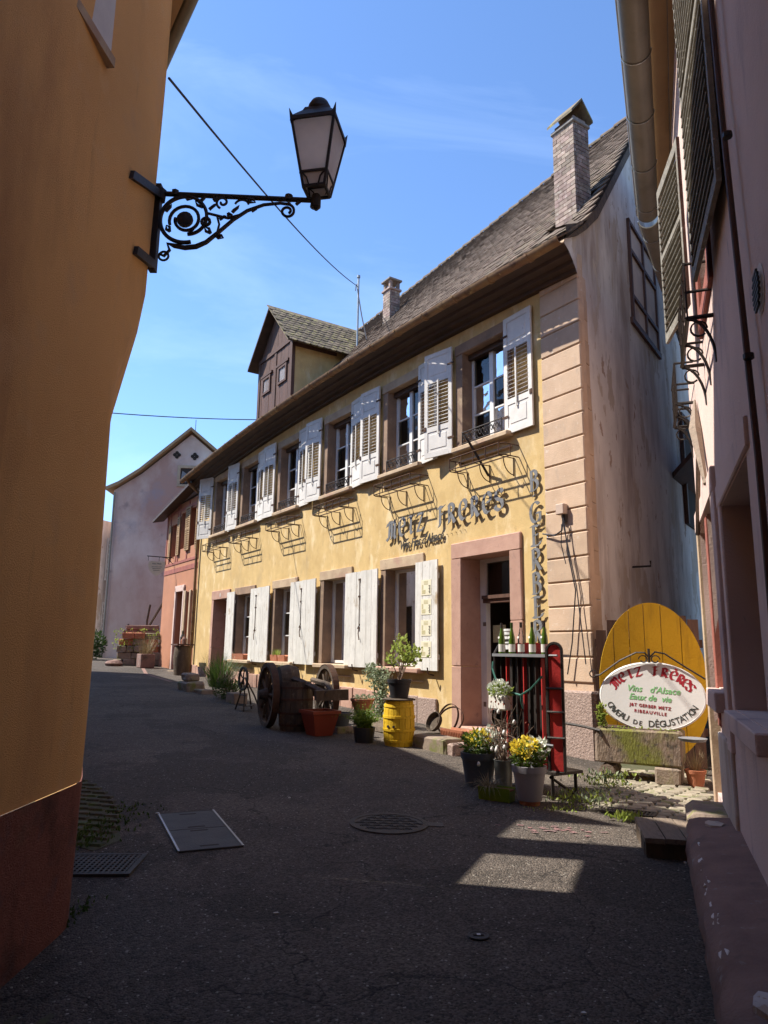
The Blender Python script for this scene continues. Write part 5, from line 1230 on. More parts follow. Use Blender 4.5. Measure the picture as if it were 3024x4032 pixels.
# --- two-wheeled cart with its big wheels
CT = FP(4.55, 2.9)
cart = T('farm_cart', 'old wooden cart axle with two spoked wheels parked along the yellow wall', 'cart', CT, FROT-.16)
def wheel(y, R, tilt=0, dark=False):
    q = MB(); M = Matrix.Translation((0, y, R)) @ Matrix.Rotation(math.radians(90), 4, 'X') @ Matrix.Rotation(tilt, 4, 'Z')
    q.lathe([(R-.075, -.05), (R-.01, -.05), (R-.01, .05), (R-.075, .05), (R-.075, -.05)], 36, M=M, cap=False); wh = q.build('wheel', K['oldwood'], cart)
    q = MB(); q.lathe([(R-.009, -.055), (R, -.055), (R, .055), (R-.009, .055)], 36, M=M, cap=False); q.build('tyre', K['rust'], wh)
    q = MB(); q.lathe([(0, -.17), (.06, -.17), (.085, -.1), (.11, -.04), (.11, .04), (.085, .1), (.06, .17), (0, .17)], 14, M=M); q.build('hub', K['oldwood'], wh)
    for k in range(12):
        a = 2*math.pi*k/12; q = MB(); q.tube([M @ Vector((.09*math.cos(a), .09*math.sin(a), 0)), M @ Vector((.3*math.cos(a), .3*math.sin(a), 0)), M @ Vector(((R-.07)*math.cos(a), (R-.07)*math.sin(a), 0))], [.026, .03, .024], 6); q.build('spoke', K['oldwood'], wh)
    return wh
wheel(.0, .53); wheel(1.05, .52)
q = MB(); q.box(-.05, .05, -.12, 1.3, .49, .58, j=.006); q.box(-.09, .09, .16, .98, .58, .70, j=.01); q.build('axle_beam', K['oldwood'], cart)
q = MB(); q.tube([(-.3, .30, .84), (.5, .42, .76), (1.25, .62, .60)], [.05, .055, .045], 6); q.tube([(-.2, .85, .76), (.6, .85, .72), (1.2, .75, .58)], [.05, .05, .04], 6); q.build('shaft', K['oldwood'], cart)
q = MB(); q.box(1.12, 1.24, .45, .98, .50, .66, j=.01); q.build('crossbar', K['oldwood'], cart)
q = MB(); q.lathe([(.25, -.16), (.29, 0), (.25, .16)], 22, M=Matrix.Translation((-.05, .34, .74)) @ Matrix.Rotation(math.radians(90), 4, 'X'), cap=True); q.build('keg', K['oldwood'], cart)
bw = FP(4.05, 2.62); barrel('oak_barrel', 'weathered dark oak barrel standing in shade beside the cart wheel', bw, .245, .285, .78, K['oldwood'], K['rust'], 18)
# --- cast-iron wheel stand, stone slabs
sw_ = T('iron_wheel_stand', 'rusty cast iron treadle with a five spoked flywheel left of the cart', 'treadle', FP(6.85, 2.42), FROT)
q = MB(); M = Matrix.Translation((0, 0, .62)) @ Matrix.Rotation(math.radians(90), 4, 'X')
q.lathe([(.19, -.018), (.235, -.018), (.235, .018), (.19, .018), (.19, -.018)], 28, M=M, cap=False); wl_ = q.build('flywheel', K['iron'], sw_)
for k in range(5):
    a = 2*math.pi*k/5; q = MB(); q.tube([M @ Vector((.02*math.cos(a), .02*math.sin(a), 0)), M @ Vector((.1*math.cos(a+.2), .1*math.sin(a+.2), 0)), M @ Vector((.2*math.cos(a), .2*math.sin(a), 0))], .014, 5); q.build('spoke', K['iron'], wl_)
q = MB()
for s_ in (-1, 1): q.tube([(s_*.22, -.05, 0), (s_*.12, 0, .3), (0, 0, .62)], .016, 5); q.tube([(s_*.22, .3, 0), (s_*.12, .2, .3), (0, .05, .62)], .016, 5)
for z in (.12, .3): q.tube([(-.18, 0, z), (.18, 0, z)], .012, 5)
q.box(-.14, .14, -.02, .2, .09, .105); q.build('legs', K['iron'], sw_)
for (u, p, wd, dp, h, lbl, nm) in ((8.2, 2.0, .5, .3, .22, 'low dark planter stone between the iron treadle and the bushes', 'planter_stone'), (10.5, 1.9, .55, .4, .09, 'flat grey doorstep slab near the far bushes', 'stone_slab'), (3.62, 2.02, .42, .3, .10, 'flat stone slab under the dark green pot', 'stone_slab')):
    t = T(nm, lbl, 'stone', FP(u, p), FROT); q = MB(); q.cbox(-wd/2, wd/2, -dp/2, dp/2, -.03, h, .02, .01); q.build('stone', K['sand_block'], t)
t = T('kerb_boulder', 'two tiered mossy stone block by the kerb before the far doorway', 'stone', FP(11.3, 2.0), FROT)
q = MB(); q.cbox(-.42, .40, -.22, .24, -.05, .22, .04, .02); q.build('lower_stone', K['sand_block'], t); q = MB(); q.cbox(-.36, .12, -.16, .2, .215, .42, .05, .02); q.build('upper_stone', K['sand_block'], t)
# --- pots near the barrel
t = T('red_planter', 'tall tapering dark red planter standing before the cart', 'planter', FP(3.42, 2.50), FROT)
q = MB(); a = [(-.15, -.15), (.15, -.15), (.15, .15), (-.15, .15)]; b = [(x*1.5, y*1.5) for x, y in a]; c = [(x*1.66, y*1.66) for x, y in a]
R0 = [q.V((x, y, 0)) for x, y in a]; R1 = [q.V((x, y, .33)) for x, y in b]; R2_ = [q.V((x, y, .335)) for x, y in c]; R3 = [q.V((x, y, .385)) for x, y in c]; R4 = [q.V((x*1.4, y*1.4, .385)) for x, y in a]; R5 = [q.V((x*1.38, y*1.38, .34)) for x, y in a]
for X, Y in ((R0, R1), (R1, R2_), (R2_, R3), (R3, R4), (R4, R5)):
    for k in range(4): q.F((X[k], X[(k+1) % 4], Y[(k+1) % 4], Y[k]))
q.F(R0[::-1]); q.build('pot_body', K['redpot'], t); q = MB(); q.poly([(x*1.38, y*1.38, .345) for x, y in a]); q.build('soil', K['soil'], t)
pot('green_flowerpot', 'low dark green pot on a slab right of the red planter', FP(3.6, 2.02)+Vector((0, 0, .10)), .13, .17, .21, K['greypot'])
t = T('log_stand', 'weathered log under the terracotta bowl', 'log', FP(3.85, 1.45), FROT); q = MB(); q.lathe([(.15, 0), (.14, .22), (.145, .30), (0, .302)], 14); q.build('log', K['oldwood'], t)
bl = pot('terracotta_bowl', 'wide terracotta bowl of silver plants standing on a log', FP(3.85, 1.45)+Vector((0, 0, .303)), .14, .20, .19, K['terracotta'])
q = MB(); leaves(q, blob((0, 0, .2), (.17, .17, .05)), 160, .045); q.build('foliage', K['leaf_ivy'], bl, kind='stuff')
fn_ = T('fern_tub', 'feathery bright green fern in a dark tub left of the yellow barrel', 'plant', FP(2.55, 2.2), FROT)
q = MB(); q.lathe([(.14, 0), (.17, .22), (.16, .22), (.15, .18)], 16); q.build('tub', K['blackpot'], fn_)
q = MB()
for k in range(80):
    a = random.uniform(0, 6.28); L = random.uniform(.34, .58); sp_ = random.uniform(.2, 1.0)
    for j in range(9):
        tt = (j+1)/9; pos = Vector((math.cos(a)*sp_*L*tt, math.sin(a)*sp_*L*tt, .2+L*(tt-.75*sp_*tt*tt)))
        leaves(q, lambda pos=pos: (pos, (math.cos(a), math.sin(a), -.2)), 3, .07*(1.15-tt), .35, .0)
q.build('fronds', K['fern'], fn_, kind='stuff')
iv = T('ivy_post', 'variegated ivy climbing a wooden post before the yellow wall', 'plant', FP(4.0, .95), FROT)
q = MB(); q.tube([(.0, 0, 0), (.02, 0, .5), (0, 0, .98)], .045, 6); q.tube([(-.25, 0, .1), (-.3, .02, .9)], .012, 5); q.tube([(.22, 0, .1), (.3, .02, .88)], .012, 5); q.build('post', K['oldwood'], iv)
q = MB()
leaves(q, lambda: ((random.gauss(0, .10), random.gauss(-.05, .07), random.uniform(.05, 1.0)), (random.uniform(-1, 1), -1, 0)), 900, .05, .8, -.2)
leaves(q, lambda: ((random.gauss(-.25, .12), random.gauss(-.05, .06), random.uniform(.75, 1.08)), (random.uniform(-1, 1), -1, 0)), 260, .05, .8, -.2); leaves(q, lambda: ((random.gauss(.22, .05), random.gauss(-.05, .06), random.uniform(.2, .95)), (random.uniform(-1, 1), -1, 0)), 200, .05, .8, -.2)
q.build('ivy_leaves', K['leaf_ivy'], iv, kind='stuff')
t = T('timber_edging', 'mossy old beam lying between the ivy and the fern', 'beam', FP(3.1, 1.35), FROT); q = MB(); q.cbox(-.6, .5, -.09, .09, 0, .24, .02, .012); q.build('beam', K['sand_block'], t)
yu = T('yucca_plant', 'striped pale leaved shrub beneath the far ground floor window', 'plant', FP(8.9, .75), FROT)
q = MB(); blades(q, 150, (0, 0, .35), .9, .55, .02, .7, .22); q.build('leaf_blades', K['leaf_ivy'], yu, kind='stuff'); q = MB(); q.tube([(0, 0, 0), (.03, 0, .45)], .03, 6); q.build('stem', K['twig'], yu)
bu = T('bamboo_bush', 'dark grassy bush growing beside the far front door', 'bush', FP(12.2, .9), FROT)
q = MB(); blades(q, 420, (0, 0, .0), .5, 1.05, .011, .8, .3); q.build('leaf_blades', K['leaf_dark'], bu, kind='stuff')
b2 = T('low_bush', 'low dark bush of thin twigs behind the iron treadle', 'bush', FP(9.0, 1.9), FROT)
q = MB(); leaves(q, blob((0, 0, .22), (.55, .3, .24)), 900, .06); q.build('foliage', K['leaf_dark'], b2, kind='stuff'); q = MB(); 
for k in range(26): a = random.uniform(-1, 1); q.tube([(a*.3, .1, 0), (a*.5, random.uniform(-.2, .2), .4), (a*.65, random.uniform(-.2, .2), random.uniform(.5, .85))], [.008, .006, .003], 4)
q.build('twigs', K['twig'], b2)
# terracotta troughs on the sills
for i, (u, m, lbl) in enumerate(((10.48, 0, 'terracotta sill trough sprouting a tuft of grass, third ground floor window'), (10.02, 1, 'empty terracotta sill trough beside the sprouting one'), (12.95, 0, 'long terracotta sill trough at the farthest ground floor window'))):
    t = T('window_trough', lbl, 'planter', FP(u, .06, 1.247), FROT, None)
    w_ = .2 if i < 2 else .42
    q = MB(); q.prism([(-.07, 0), (.07, 0), (.09, .16), (.075, .16), (.06, .13), (-.06, .13), (-.075, .16), (-.09, .16)], -w_, w_, 'x'); q.build('trough_body', K['terracotta'], t)
    q = MB(); q.box(-w_+.003, w_-.003, -.058, .058, .115, .131); q.build('soil', K['soil'], t)
    if i == 0: q = MB(); blades(q, 120, (0, 0, .12), .35, .2, .006, .5, .1); q.build('grass_tuft', K['leaf_light'], t, kind='stuff')
# --- stones, hoop and ribbed planter beside the shop door
t = T('edge_stone', 'long dark mossy kerb block in front of the shop door', 'stone', FP(1.55, 1.55), FROT); q = MB(); q.cbox(-.42, .36, -.17, .17, -.05, .19, .03, .014); q.build('block', K['sand_block'], t)
q = MB(); q.cbox(.37, .52, -.15, .15, -.05, .15, .03, .014); q.build('end_stone', K['granite'], t)
t = T('barrel_hoops', 'rusty iron barrel hoops leaning on the granite plinth', 'hoop', FP(2.75, .45), FROT)
for dx, tl, R in ((0, .35, .25), (.07, .55, .235)):
    q = MB(); q.lathe([(R, -.02), (R+.006, -.02), (R+.006, .02), (R, .02), (R, -.02)], 30, M=Matrix.Translation((dx, 0, R)) @ Matrix.Rotation(.5*dx*10, 4, 'Z') @ Matrix.Rotation(math.radians(90)-tl, 4, 'X'), cap=False); q.build('hoop', K['rust'], t)
t = T('tin_scoop', 'rounded rusty tin leaning inside the iron hoops', 'tin', FP(2.92, .55), FROT); q = MB(); q.lathe([(.02, .0), (.15, .02), (.17, .10), (.16, .1), (.14, .03), (0, .015)], 16, M=Matrix.Translation((0, 0, .16)) @ Matrix.Rotation(math.radians(65), 4, 'X')); q.build('bowl', K['oldwood'], t)
t = T('ribbed_planter', 'oblong ribbed terracotta planter beside the shop doorstep', 'planter', FP(1.95, .85), FROT)
q = MB(); q.prism([(-.09, 0), (.09, 0), (.12, .2), (.10, .2), (.085, .15), (-.085, .15), (-.10, .2), (-.12, .2)], -.33, .33, 'x')
for k in range(16): x = -.31+.0413*k; q.tube([(x, -.098, .02), (x, -.12, .17)], .008, 4)
for k in range(4): q.tube([(.335, -.07+.047*k, .02), (.335, -.07+.047*k, .17)], .008, 4)
q.build('planter_body', K['terracotta'], t); q = MB(); q.box(-.325, .325, -.084, .084, .13, .153); q.build('soil', K['soil'], t)
q = MB(); blades(q, 26, (0, 0, .14), .4, .12, .004, .5, .25); q.build('dry_stems', K['straw'], t, kind='stuff')

# ------------------------------------------------------------------ red barrel rack with bottles
RK = Vector((1.75, 7.86, 0)); RK.z = gxy(1.75, 7.86)
rack = T('wine_rack', 'tall red and black half barrel wine rack on iron legs beside the shop door', 'rack', RK, FROT)
# local: x to the right (towards camera), y into the house; right front foot at the origin
WR, DR, Z0, Z1 = .84, .36, .28, 1.46
q = MB()
for y in (.02, DR): q.tube([(.02, y, 0), (.02, y, Z0)], .018, 6)
q.tube([(-.02, .03, .02 + .2), (-.02, DR+.06, .0)], .016, 6); q.tube([(-WR+.02, .02, 0), (-WR+.02, .02, Z0)], .018, 6); q.tube([(-WR+.02, DR, 0), (-WR+.02, DR, Z0)], .018, 6)
q.box(-WR-.02, .10, -.02, DR+.03, Z0-.03, Z0); q.build('legs', K['iron'], rack)
q = MB(); q.box(-WR, -.02, DR-.14, DR-.11, Z0, Z1-.02); q.build('back_panel', K['iron'], rack)
for k in range(9):     # upright staves behind the open front
    x = -WR+.06+k*.092; q = MB(); q.box(x, x+.012, .05, .10, Z0, Z1-.03); q.build('divider', K['redpaint'] if k % 3 == 1 else K['iron'], rack)
q = MB(); q.box(-WR-.015, -.01, -.01, DR, Z1-.02, Z1+.012); q.tube([(-.12, .02, Z1), (.14, .02, Z1)], .012, 5); q.build('bottle_shelf', K['grey_metal'], rack)
# right end: red panel with rounded head inside an iron frame
def archp(w, z0, z1, n=10): return [(-w, z0), (w, z0), (w, z1)]+[(w*math.cos(math.pi*k/n), z1+w*math.sin(math.pi*k/n)) for k in range(1, n)]+[(-w, z1)]
EM = Matrix.Translation((.06, .06, 0)) @ Matrix.Rotation(math.radians(32), 4, 'Z')
q = MB(); q.prism(archp(.062, Z0+.01, Z1+.05), -.015, .03, 'y', M=EM); ep = q.build('end_panel', K['redpaint'], rack)
q = MB(); pa = archp(.080, Z0, Z1+.05, 12); q.tube([EM @ Vector((a, -.012, b)) for a, b in pa+pa[:1]], .017, 5); q.tube([EM @ Vector((a*.86, .05, b)) for a, b in pa+pa[:1]], .014, 5)
for z in (.62, .88, 1.12): q.tube([EM @ Vector((-.09, -.03, z)), EM @ Vector((.09, -.03, z))], .013, 5)
q.build('iron_frame', K['iron'], rack)
LM_ = Matrix.Translation((-WR-.01, .03, 0))
q = MB(); q.tube([LM_ @ Vector(p) for p in ((0, 0, Z0), (0, 0, Z1+.02), (.01, .05, Z1+.10), (.04, .12, Z1+.16), (.1, .2, Z1+.17))], .016, 6); q.tube([LM_ @ Vector(p) for p in ((.03, .3, Z0), (.03, .3, Z1+.1))], .014, 6); q.build('left_post', K['iron'], rack)
for k in range(5):     # scalloped red half-round tiles along the top
    x = -WR+.10+.145*k; q = MB(); q.lathe([(.095, -.085), (.095, .085)], 12, M=Matrix.Translation((x, .24, Z1+.03)) @ Matrix.Rotation(math.radians(78), 4, 'Y') @ Matrix.Rotation(math.radians(90), 4, 'Z'), a0=-1.6, a1=1.6, cap=False)
    q.build('red_scallop', K['redpaint'], rack)
q = MB(); q.tube([(-.10, -.03, .58), (-.06, -.15, .57), (.0, -.16, .565), (.16, -.10, .555)], .016, 4); q.build('iron_band', K['grey_metal'], rack)
bottles = ['green wine bottle at the left end of the red rack', 'second green wine bottle from the left on the rack', 'clear wine bottle in the middle of the rack', 'green wine bottle right of the clear one', 'green wine bottle at the right end, nearest the corner stones']
for k, lb in enumerate(bottles):
    x = -WR+.09+k*.155+(.0, .015, .01, .03, .06)[k]; bt = T('wine_bottle', lb, 'bottle', RK+Matrix.Rotation(FROT, 3, 'Z') @ Vector((x, .05, Z1+.013)), FROT, 'wine bottles on the red rack')
    q = MB(); q.lathe([(.0, .0), (.036, .0), (.037, .01), (.037, .15), (.033, .19), (.02, .245), (.0145, .28), (.0135, .33), (.015, .335), (.014, .345), (0, .346)], 16); q.build('glass_body', K['bottle'] if k != 2 else K['bottle_clear'], bt, smooth=True)
    q = MB(); q.lathe([(.0378, .02), (.0378, .105)], 16, cap=False); q.build('label', K['label'], bt)
    q = MB(); q.lathe([(.0156, .29), (.0156, .348), (0, .349)], 12); q.build('capsule', K['iron'] if k != 1 else K['leaf_dark'], bt)
    q = MB(); q.lathe([(.014, 0), (.014, .006)], 10, M=Matrix.Translation((-.012, -.029, .18)) @ Matrix.Rotation(math.radians(80), 4, 'X')); q.build('shoulder_seal', K['label'], bt)
bkts = T('white_bucket', 'white plastic bucket with black stripes just inside the shop doorway', 'bucket', FP(2.0, -.35, 1.60), FROT)
q = MB(); q.lathe([(.13, 0), (.15, .30), (.158, .30), (.158, .335), (0, .337)], 20); q.build('pail', K['bucket'], bkts); 
for k, z in enumerate((.08, .15, .22)): q = MB(); q.lathe([(.1392+.0667*(z-.08)+.0, z), (.1392+.0667*(z-.06), z+.02)], 20, cap=False, a0=math.radians(215), a1=math.radians(320)); q.build('stripe', K['inkblack'], bkts)
cr8 = T('shop_counter', 'dark counter with plants inside the shop doorway', 'counter', FP(2.15, -.95, .305), FROT)
q = MB(); q.box(-.5, .6, -.2, .3, 0, 1.28); q.build('counter_body', K['brownwood'], cr8)
ip = T('potted_ivy', 'leafy dark plant on the counter inside the doorway', 'plant', FP(2.3, -.8, 1.585), FROT)
q = MB(); q.lathe([(.08, 0), (.11, .15), (0, .151)], 14); q.build('pot_body', K['terracotta'], ip); q = MB(); leaves(q, blob((-.02, -.1, .02), (.24, .15, .22)), 260, .06); q.build('foliage', K['leaf'], ip, kind='stuff')
# string of lights
q = MB(); Mr = Matrix.Translation(RK) @ Matrix.Rotation(FROT, 4, 'Z')
pts = [Mr @ Vector(p) for p in ((-WR-.01, -.0, 1.38), (-WR, -.02, 1.3), (-WR+.08, -.04, 1.18), (-.58, -.05, 1.06), (-.35, -.05, 1.03), (-.20, -.05, 1.10), (-.03, -.04, 1.24))]
q.tube(pts, .011, 5); q.tube([pts[4]]+[pts[4]+Vector((.0, -.01, -.06)), pts[4]+Vector((.02, -.01, -.14))], .008, 4)
gl = q.build('light_garland', K['cablegreen']); tag(gl, 'green fairy light cable draped across the front of the red rack', 'fairy lights')
wb = T('white_flower_basket', 'pale fabric basket of white flowers hanging on the rack', 'flower basket', Mr @ Vector((-.62, -.10, .86)), FROT)
q = MB(); q.cbox(-.13, .13, -.07, .07, 0, .16, .015, .006); q.build('basket_body', K['label'], wb); q = MB(); leaves(q, blob((0, 0, .2), (.15, .09, .08)), 200, .05); q.build('foliage', K['leaf_light'], wb, kind='stuff'); q = MB(); leaves(q, blob((0, -.02, .22), (.15, .09, .09)), 240, .04, .9); q.build('white_petals', K['petal_w'], wb, kind='stuff')
# --- flowerpots in front
gp = Vector((1.10, 8.48, 0)); gp.z = gxy(gp.x, gp.y)
p1 = pot('anthracite_flowerpot', 'large dark grey pot of primroses hung with white eggs', gp, .145, .195, .36, K['greypot'])
q = MB(); leaves(q, blob((.0, 0, .44), (.19, .19, .13)), 420, .06); q.build('foliage', K['leaf'], p1, kind='stuff'); q = MB(); leaves(q, blob((-.02, -.05, .52), (.17, .16, .09)), 90, .04, .95); q.build('yellow_petals', K['petal_y'], p1, kind='stuff'); q = MB(); leaves(q, blob((.10, -.04, .5), (.14, .14, .13)), 150, .045, .9); q.build('white_petals', K['petal_w'], p1, kind='stuff')
tw = Vector((1.33, 8.2, 0)); tw.z = gxy(tw.x, tw.y)
tv = T('twig_can', 'zinc can of bare Easter twigs hung with white eggs', 'vase', tw, 0)
q = MB(); q.lathe([(.085, 0), (.10, .32), (.108, .33), (.095, .33), (.09, .2)], 18); q.tube([(.10, 0, .25), (.17, 0, .22), (.16, 0, .1), (.09, 0, .08)], .009, 5); q.build('can', K['zinc'], tv, smooth=True)
q = MB(); ends = []
random.seed(14)
for k in range(34):
    a = random.uniform(0, 6.28); sp_ = random.uniform(.05, .34); h_ = random.uniform(.25, .72); p = Vector((random.uniform(-.05, .05), random.uniform(-.05, .05), .2)); pts = [p.copy()]
    for j in range(1, 6): tt = j/5; pts.append(Vector((math.cos(a)*sp_*tt+random.gauss(0, .022), math.sin(a)*sp_*tt+random.gauss(0, .022), .25+h_*tt)))
    q.tube(pts, [.006, .0055, .005, .004, .003, .002], 4); ends.append(pts[-1]); ends.append(pts[3])
    b = pts[3]; q.tube([b, b+Vector((random.gauss(0, .07), random.gauss(0, .07), .06)), b+Vector((random.gauss(0, .1), random.gauss(0, .1), .1))], .003, 4)
q.build('twigs', K['twig'], tv)
q = MB(); leaves(q, lambda: (random.choice(ends)+Vector((random.gauss(0, .03), random.gauss(0, .03), random.gauss(0, .03))), (0, 0, 1)), 60, .03); q.build('buds', K['redpot'], tv, kind='stuff')
em = MB(); em.lathe([(0, -.026), (.012, -.022), (.019, -.008), (.018, .006), (.010, .024), (0, .03)], 10); eme = em.mesh('egg', K['egg'], True)
for k in range(10):
    e_ = ends[(k*7) % len(ends)]; inst(eme, 'egg', tv, Matrix.Translation(e_+Vector((0, -.02, -.05))))
inst(eme, 'egg', p1, Matrix.Translation((-.03, -.22, .26))); inst(eme, 'egg', p1, Matrix.Translation((.12, -.2, .42)))
gb = Vector((1.19, 7.80, 0)); gb.z = gxy(gb.x, gb.y)
gx = T('lime_planter', 'lime green oblong plastic planter of dry grass at the kerb', 'planter', gb, math.radians(-32))
q = MB(); q.prism([(-.065, 0), (.065, 0), (.085, .13), (.075, .13), (.06, .10), (-.06, .10), (-.075, .13), (-.085, .13)], -.17, .17, 'x'); q.build('planter_body', K['greenpot'], gx); q = MB(); q.box(-.168, .168, -.066, .066, .08, .112); q.build('soil', K['redpot'], gx)
q = MB(); blades(q, 160, (-.08, 0, .1), 1.1, .24, .004, .9, .06); q.build('dry_grass', K['straw'], gx, kind='stuff')
lp = Vector((1.5, 7.66, 0)); lp.z = gxy(lp.x, lp.y)
p3 = pot('lilac_flowerpot', 'lilac grey pot crowded with yellow and cream pansies', lp+Vector((0, 0, .04)), .12, .165, .33, K['lilacpot'])
q = MB(); q.lathe([(.10, -.045), (.105, .0)], 16); q.build('saucer', K['terracotta'], p3)
q = MB(); leaves(q, blob((0, 0, .42), (.17, .17, .13)), 420, .05); q.build('foliage', K['leaf'], p3, kind='stuff'); q = MB(); leaves(q, blob((-.04, -.03, .50), (.15, .15, .10)), 210, .045, 1.0); q.build('yellow_petals', K['petal_y'], p3, kind='stuff'); q = MB(); leaves(q, blob((.08, 0, .50), (.12, .15, .11)), 110, .042, 1.0); q.build('white_petals', K['petal_w'], p3, kind='stuff')

# ------------------------------------------------------------------ trough, oval signs, fence
tr0 = Vector((3.13, 9.10, 0)); tz = gxy(3.13, 9.0)
TA = math.radians(-27)
tr = T('stone_trough', 'chiselled mossy sandstone trough raised on two blocks', 'trough', (tr0.x, tr0.y, tz), TA)
q = MB(); q.cbox(-.49, .49, -.24, .24, .20, .60, .025, .008)
q.build('trough_body', K['trough'], tr)
q = MB(); q.cbox(-.44, .44, -.19, .19, .598, .606, .003); q.build('soil', K['soil'], tr)
q = MB(); q.cbox(.18, .46, -.26, .22, 0, .198, .02, .01); q.build('block', K['sand_block'], tr); q = MB(); q.tube([(-.36, -.24, .09), (-.36, .22, .10)], .10, 9); q.build('block', K['sand_block'], tr)
q = MB(); q.tube([(-1.0, -.12, .64), (-.6, -.2, .60), (-.42, -.245, .57), (-.40, -.255, .50)], .018, 5); q.build('iron_spout', K['iron'], tr)
q = MB(); leaves(q, lambda: ((random.gauss(-.40, .03), -.18, random.uniform(.6, .86)), (random.uniform(-1, 1), -1, .5)), 150, .05); leaves(q, lambda: ((random.uniform(-.44, .45), -.19, .61), (0, -1, .5)), 60, .035); q.build('weeds', K['leaf_light'], tr, kind='stuff')
sc_ = Vector((3.27, 9.02, tz+.98))
sn = T('oval_sign', 'white oval sign METZ FRÈRES Caveau de Dégustation standing on the trough', 'sign', sc_, math.radians(-29))
ov = lambda rx, rz, n=48: [(rx*math.cos(2*math.pi*k/n), rz*math.sin(2*math.pi*k/n)) for k in range(n)]
q = MB(); TM = Matrix.Rotation(math.radians(-6), 4, 'X'); q.prism(ov(.60, .395), -.016, .016, 'y', M=TM); bd = q.build('board', K['signwhite'], sn)
q = MB(); pts = ov(.60, .395); q.tube([TM @ Vector((a, 0, b)) for a, b in pts+pts[:1]], .018, 5); q.build('rim', K['signwhite'], bd)
q = MB()
word = 'METZ FRÈRES'; angs = [150, 134, 120, 107, 0, 83, 70, 57, 45, 34, 23]
for ch, a in zip(word, angs):
    if ch == ' ': continue
    ar = math.radians(a); cx_, cz_ = .485*math.cos(ar), .305*math.sin(ar); rot = math.atan2(.305*math.cos(ar), .485*math.sin(ar)); h_ = .112
    w_ = GL[ch][0]*h_; q = MB()
    pen_letter(q, ch, -w_/2, -h_*.5, h_, 1, .026, math.radians(25), -.0165, -.019, lambda x, dpt, z, cx_=cx_, cz_=cz_, rot=rot: TM @ Vector((cx_+x*math.cos(rot)+z*math.sin(rot), dpt, cz_-x*math.sin(rot)+z*math.cos(rot))))
    q.build('letter', K['signred'], bd, fix=False)
def sign_text(txt, size, x, z, m, shear=0, rot=0, sp=1., bev=.0, sx=1):
    me = text_mesh(txt, size, shear, .001, sp, 'CENTER', bev); me.materials.append(m)
    return inst(me, 'print', bd, TM @ Matrix.Translation((x, -.0185, z)) @ Matrix.Rotation(math.radians(90), 4, 'X') @ Matrix.Rotation(rot, 4, 'Z') @ Matrix.Scale(sx, 4, Vector((1, 0, 0))))
sign_text("Vins   d'Alsace", .105, .02, .045, K['signgreen'], .28, -.05, 1.0, .001); sign_text('Eaux de  vie', .10, -.02, -.05, K['signgreen'], .28, -.05, 1.0, .001)
sign_text('J&T GERBER METZ', .052, -.02, -.135, K['signred'], 0, -.08, 1.15, .0008); sign_text('RIBEAUVILLE', .052, -.02, -.205, K['signred'], 0, -.08, 1.3, .0008)
low = 'CAVEAU DE DÉGUSTATION'; n = len(low)
for k, ch in enumerate(low):
    if ch == ' ': continue
    a = math.radians(200+ (338-200)*k/(n-1)); small = 7 <= k <= 8
    cx_, cz_ = .545*math.cos(a), .335*math.sin(a); rot = math.atan2(-.335*math.cos(a), -.545*math.sin(a))
    me = text_mesh(ch, .075 if small else .105, 0, .001, 1, 'CENTER', .0005); me.materials.append(K['signblack'])
    inst(me, 'print', bd, TM @ Matrix.Translation((cx_, -.0185, cz_-.02)) @ Matrix.Rotation(math.radians(90), 4, 'X') @ Matrix.Rotation(-rot, 4, 'Z'))
q = MB(); q.tube([(-.66, -.02, .23), (-.60, -.02, .24), (-.35, -.02, .42), (-.15, -.02, .52), (-.05, -.02, .52), (0, -.02, .46)], .011, 5); q.tube([(.62, -.02, .22), (.40, -.02, .36), (.18, -.02, .51), (.07, -.02, .53), (0, -.02, .46)], .011, 5); q.tube([(0, -.02, .40), (0, -.02, .57)], .016, 5)
for s_ in (-1, 1): q.tube([(s_*(.07+(.055-.0015*k)*math.cos(k*.42)), -.02, .44+(.05-.0012*k)*math.sin(k*.42)) for k in range(15)], .009, 4)
q.tube([(-.68+.045*math.cos(k*.45), -.02, .25+.045*math.sin(k*.45)) for k in range(13)], .008, 4)
q.build('scroll_hanger', K['iron'], sn)
oy = Vector((3.52, 9.62, 1.10))
ob_ = T('oval_board', 'large yellow oval of vertical planks leaning behind the white sign', 'board', oy, math.radians(-13))
xs_ = [-.67, -.47, -.27, -.08, .13, .37, .67]
for x0, x1 in zip(xs_, xs_[1:]):
    f_ = lambda x: (1.12 if True else 1)*math.sqrt(max(0, 1-(x/.675)**2))
    top = []; bot = []
    for k in range(7):
        x = x0+.004+(x1-x0-.008)*k/6; e_ = f_(x); top.append((x, e_)); bot.append((x, -e_*.8))
    q = MB(); q.prism(bot+top[::-1], -.02, .02+random.uniform(0, .005), 'y'); q.build('plank', K['ovalyellow'], ob_)
q = MB(); q.box(-.5, .5, .026, .06, -.4, -.3); q.box(-.5, .5, .026, .06, .4, .5); q.build('batten', K['oldwood'], ob_)
fe = T('plank_fence', 'dark brown upright plank fence closing the little yard behind the oval boards', 'fence', (2.98, 10.30, gxy(3.2, 10)), math.radians(-16))
for k in range(9):
    x = .02+k*.15; q = MB(); h_ = (1.78, 1.92, 1.84, 1.95, 1.9, 1.86, 1.9, 1.98, 1.93)[k]
    q.box(x, x+.135, -.015+random.uniform(-.006, .006), .015, 0, h_); q.build('plank', K['brownwood'], fe)
q = MB(); q.box(0, 1.4, .02, .06, 1.55, 1.66); q.box(0, 1.4, .02, .06, .4, .5); q.build('rail', K['brownwood'], fe)
pp = Vector((3.62, 8.72, gxy(3.6, 8.7)))
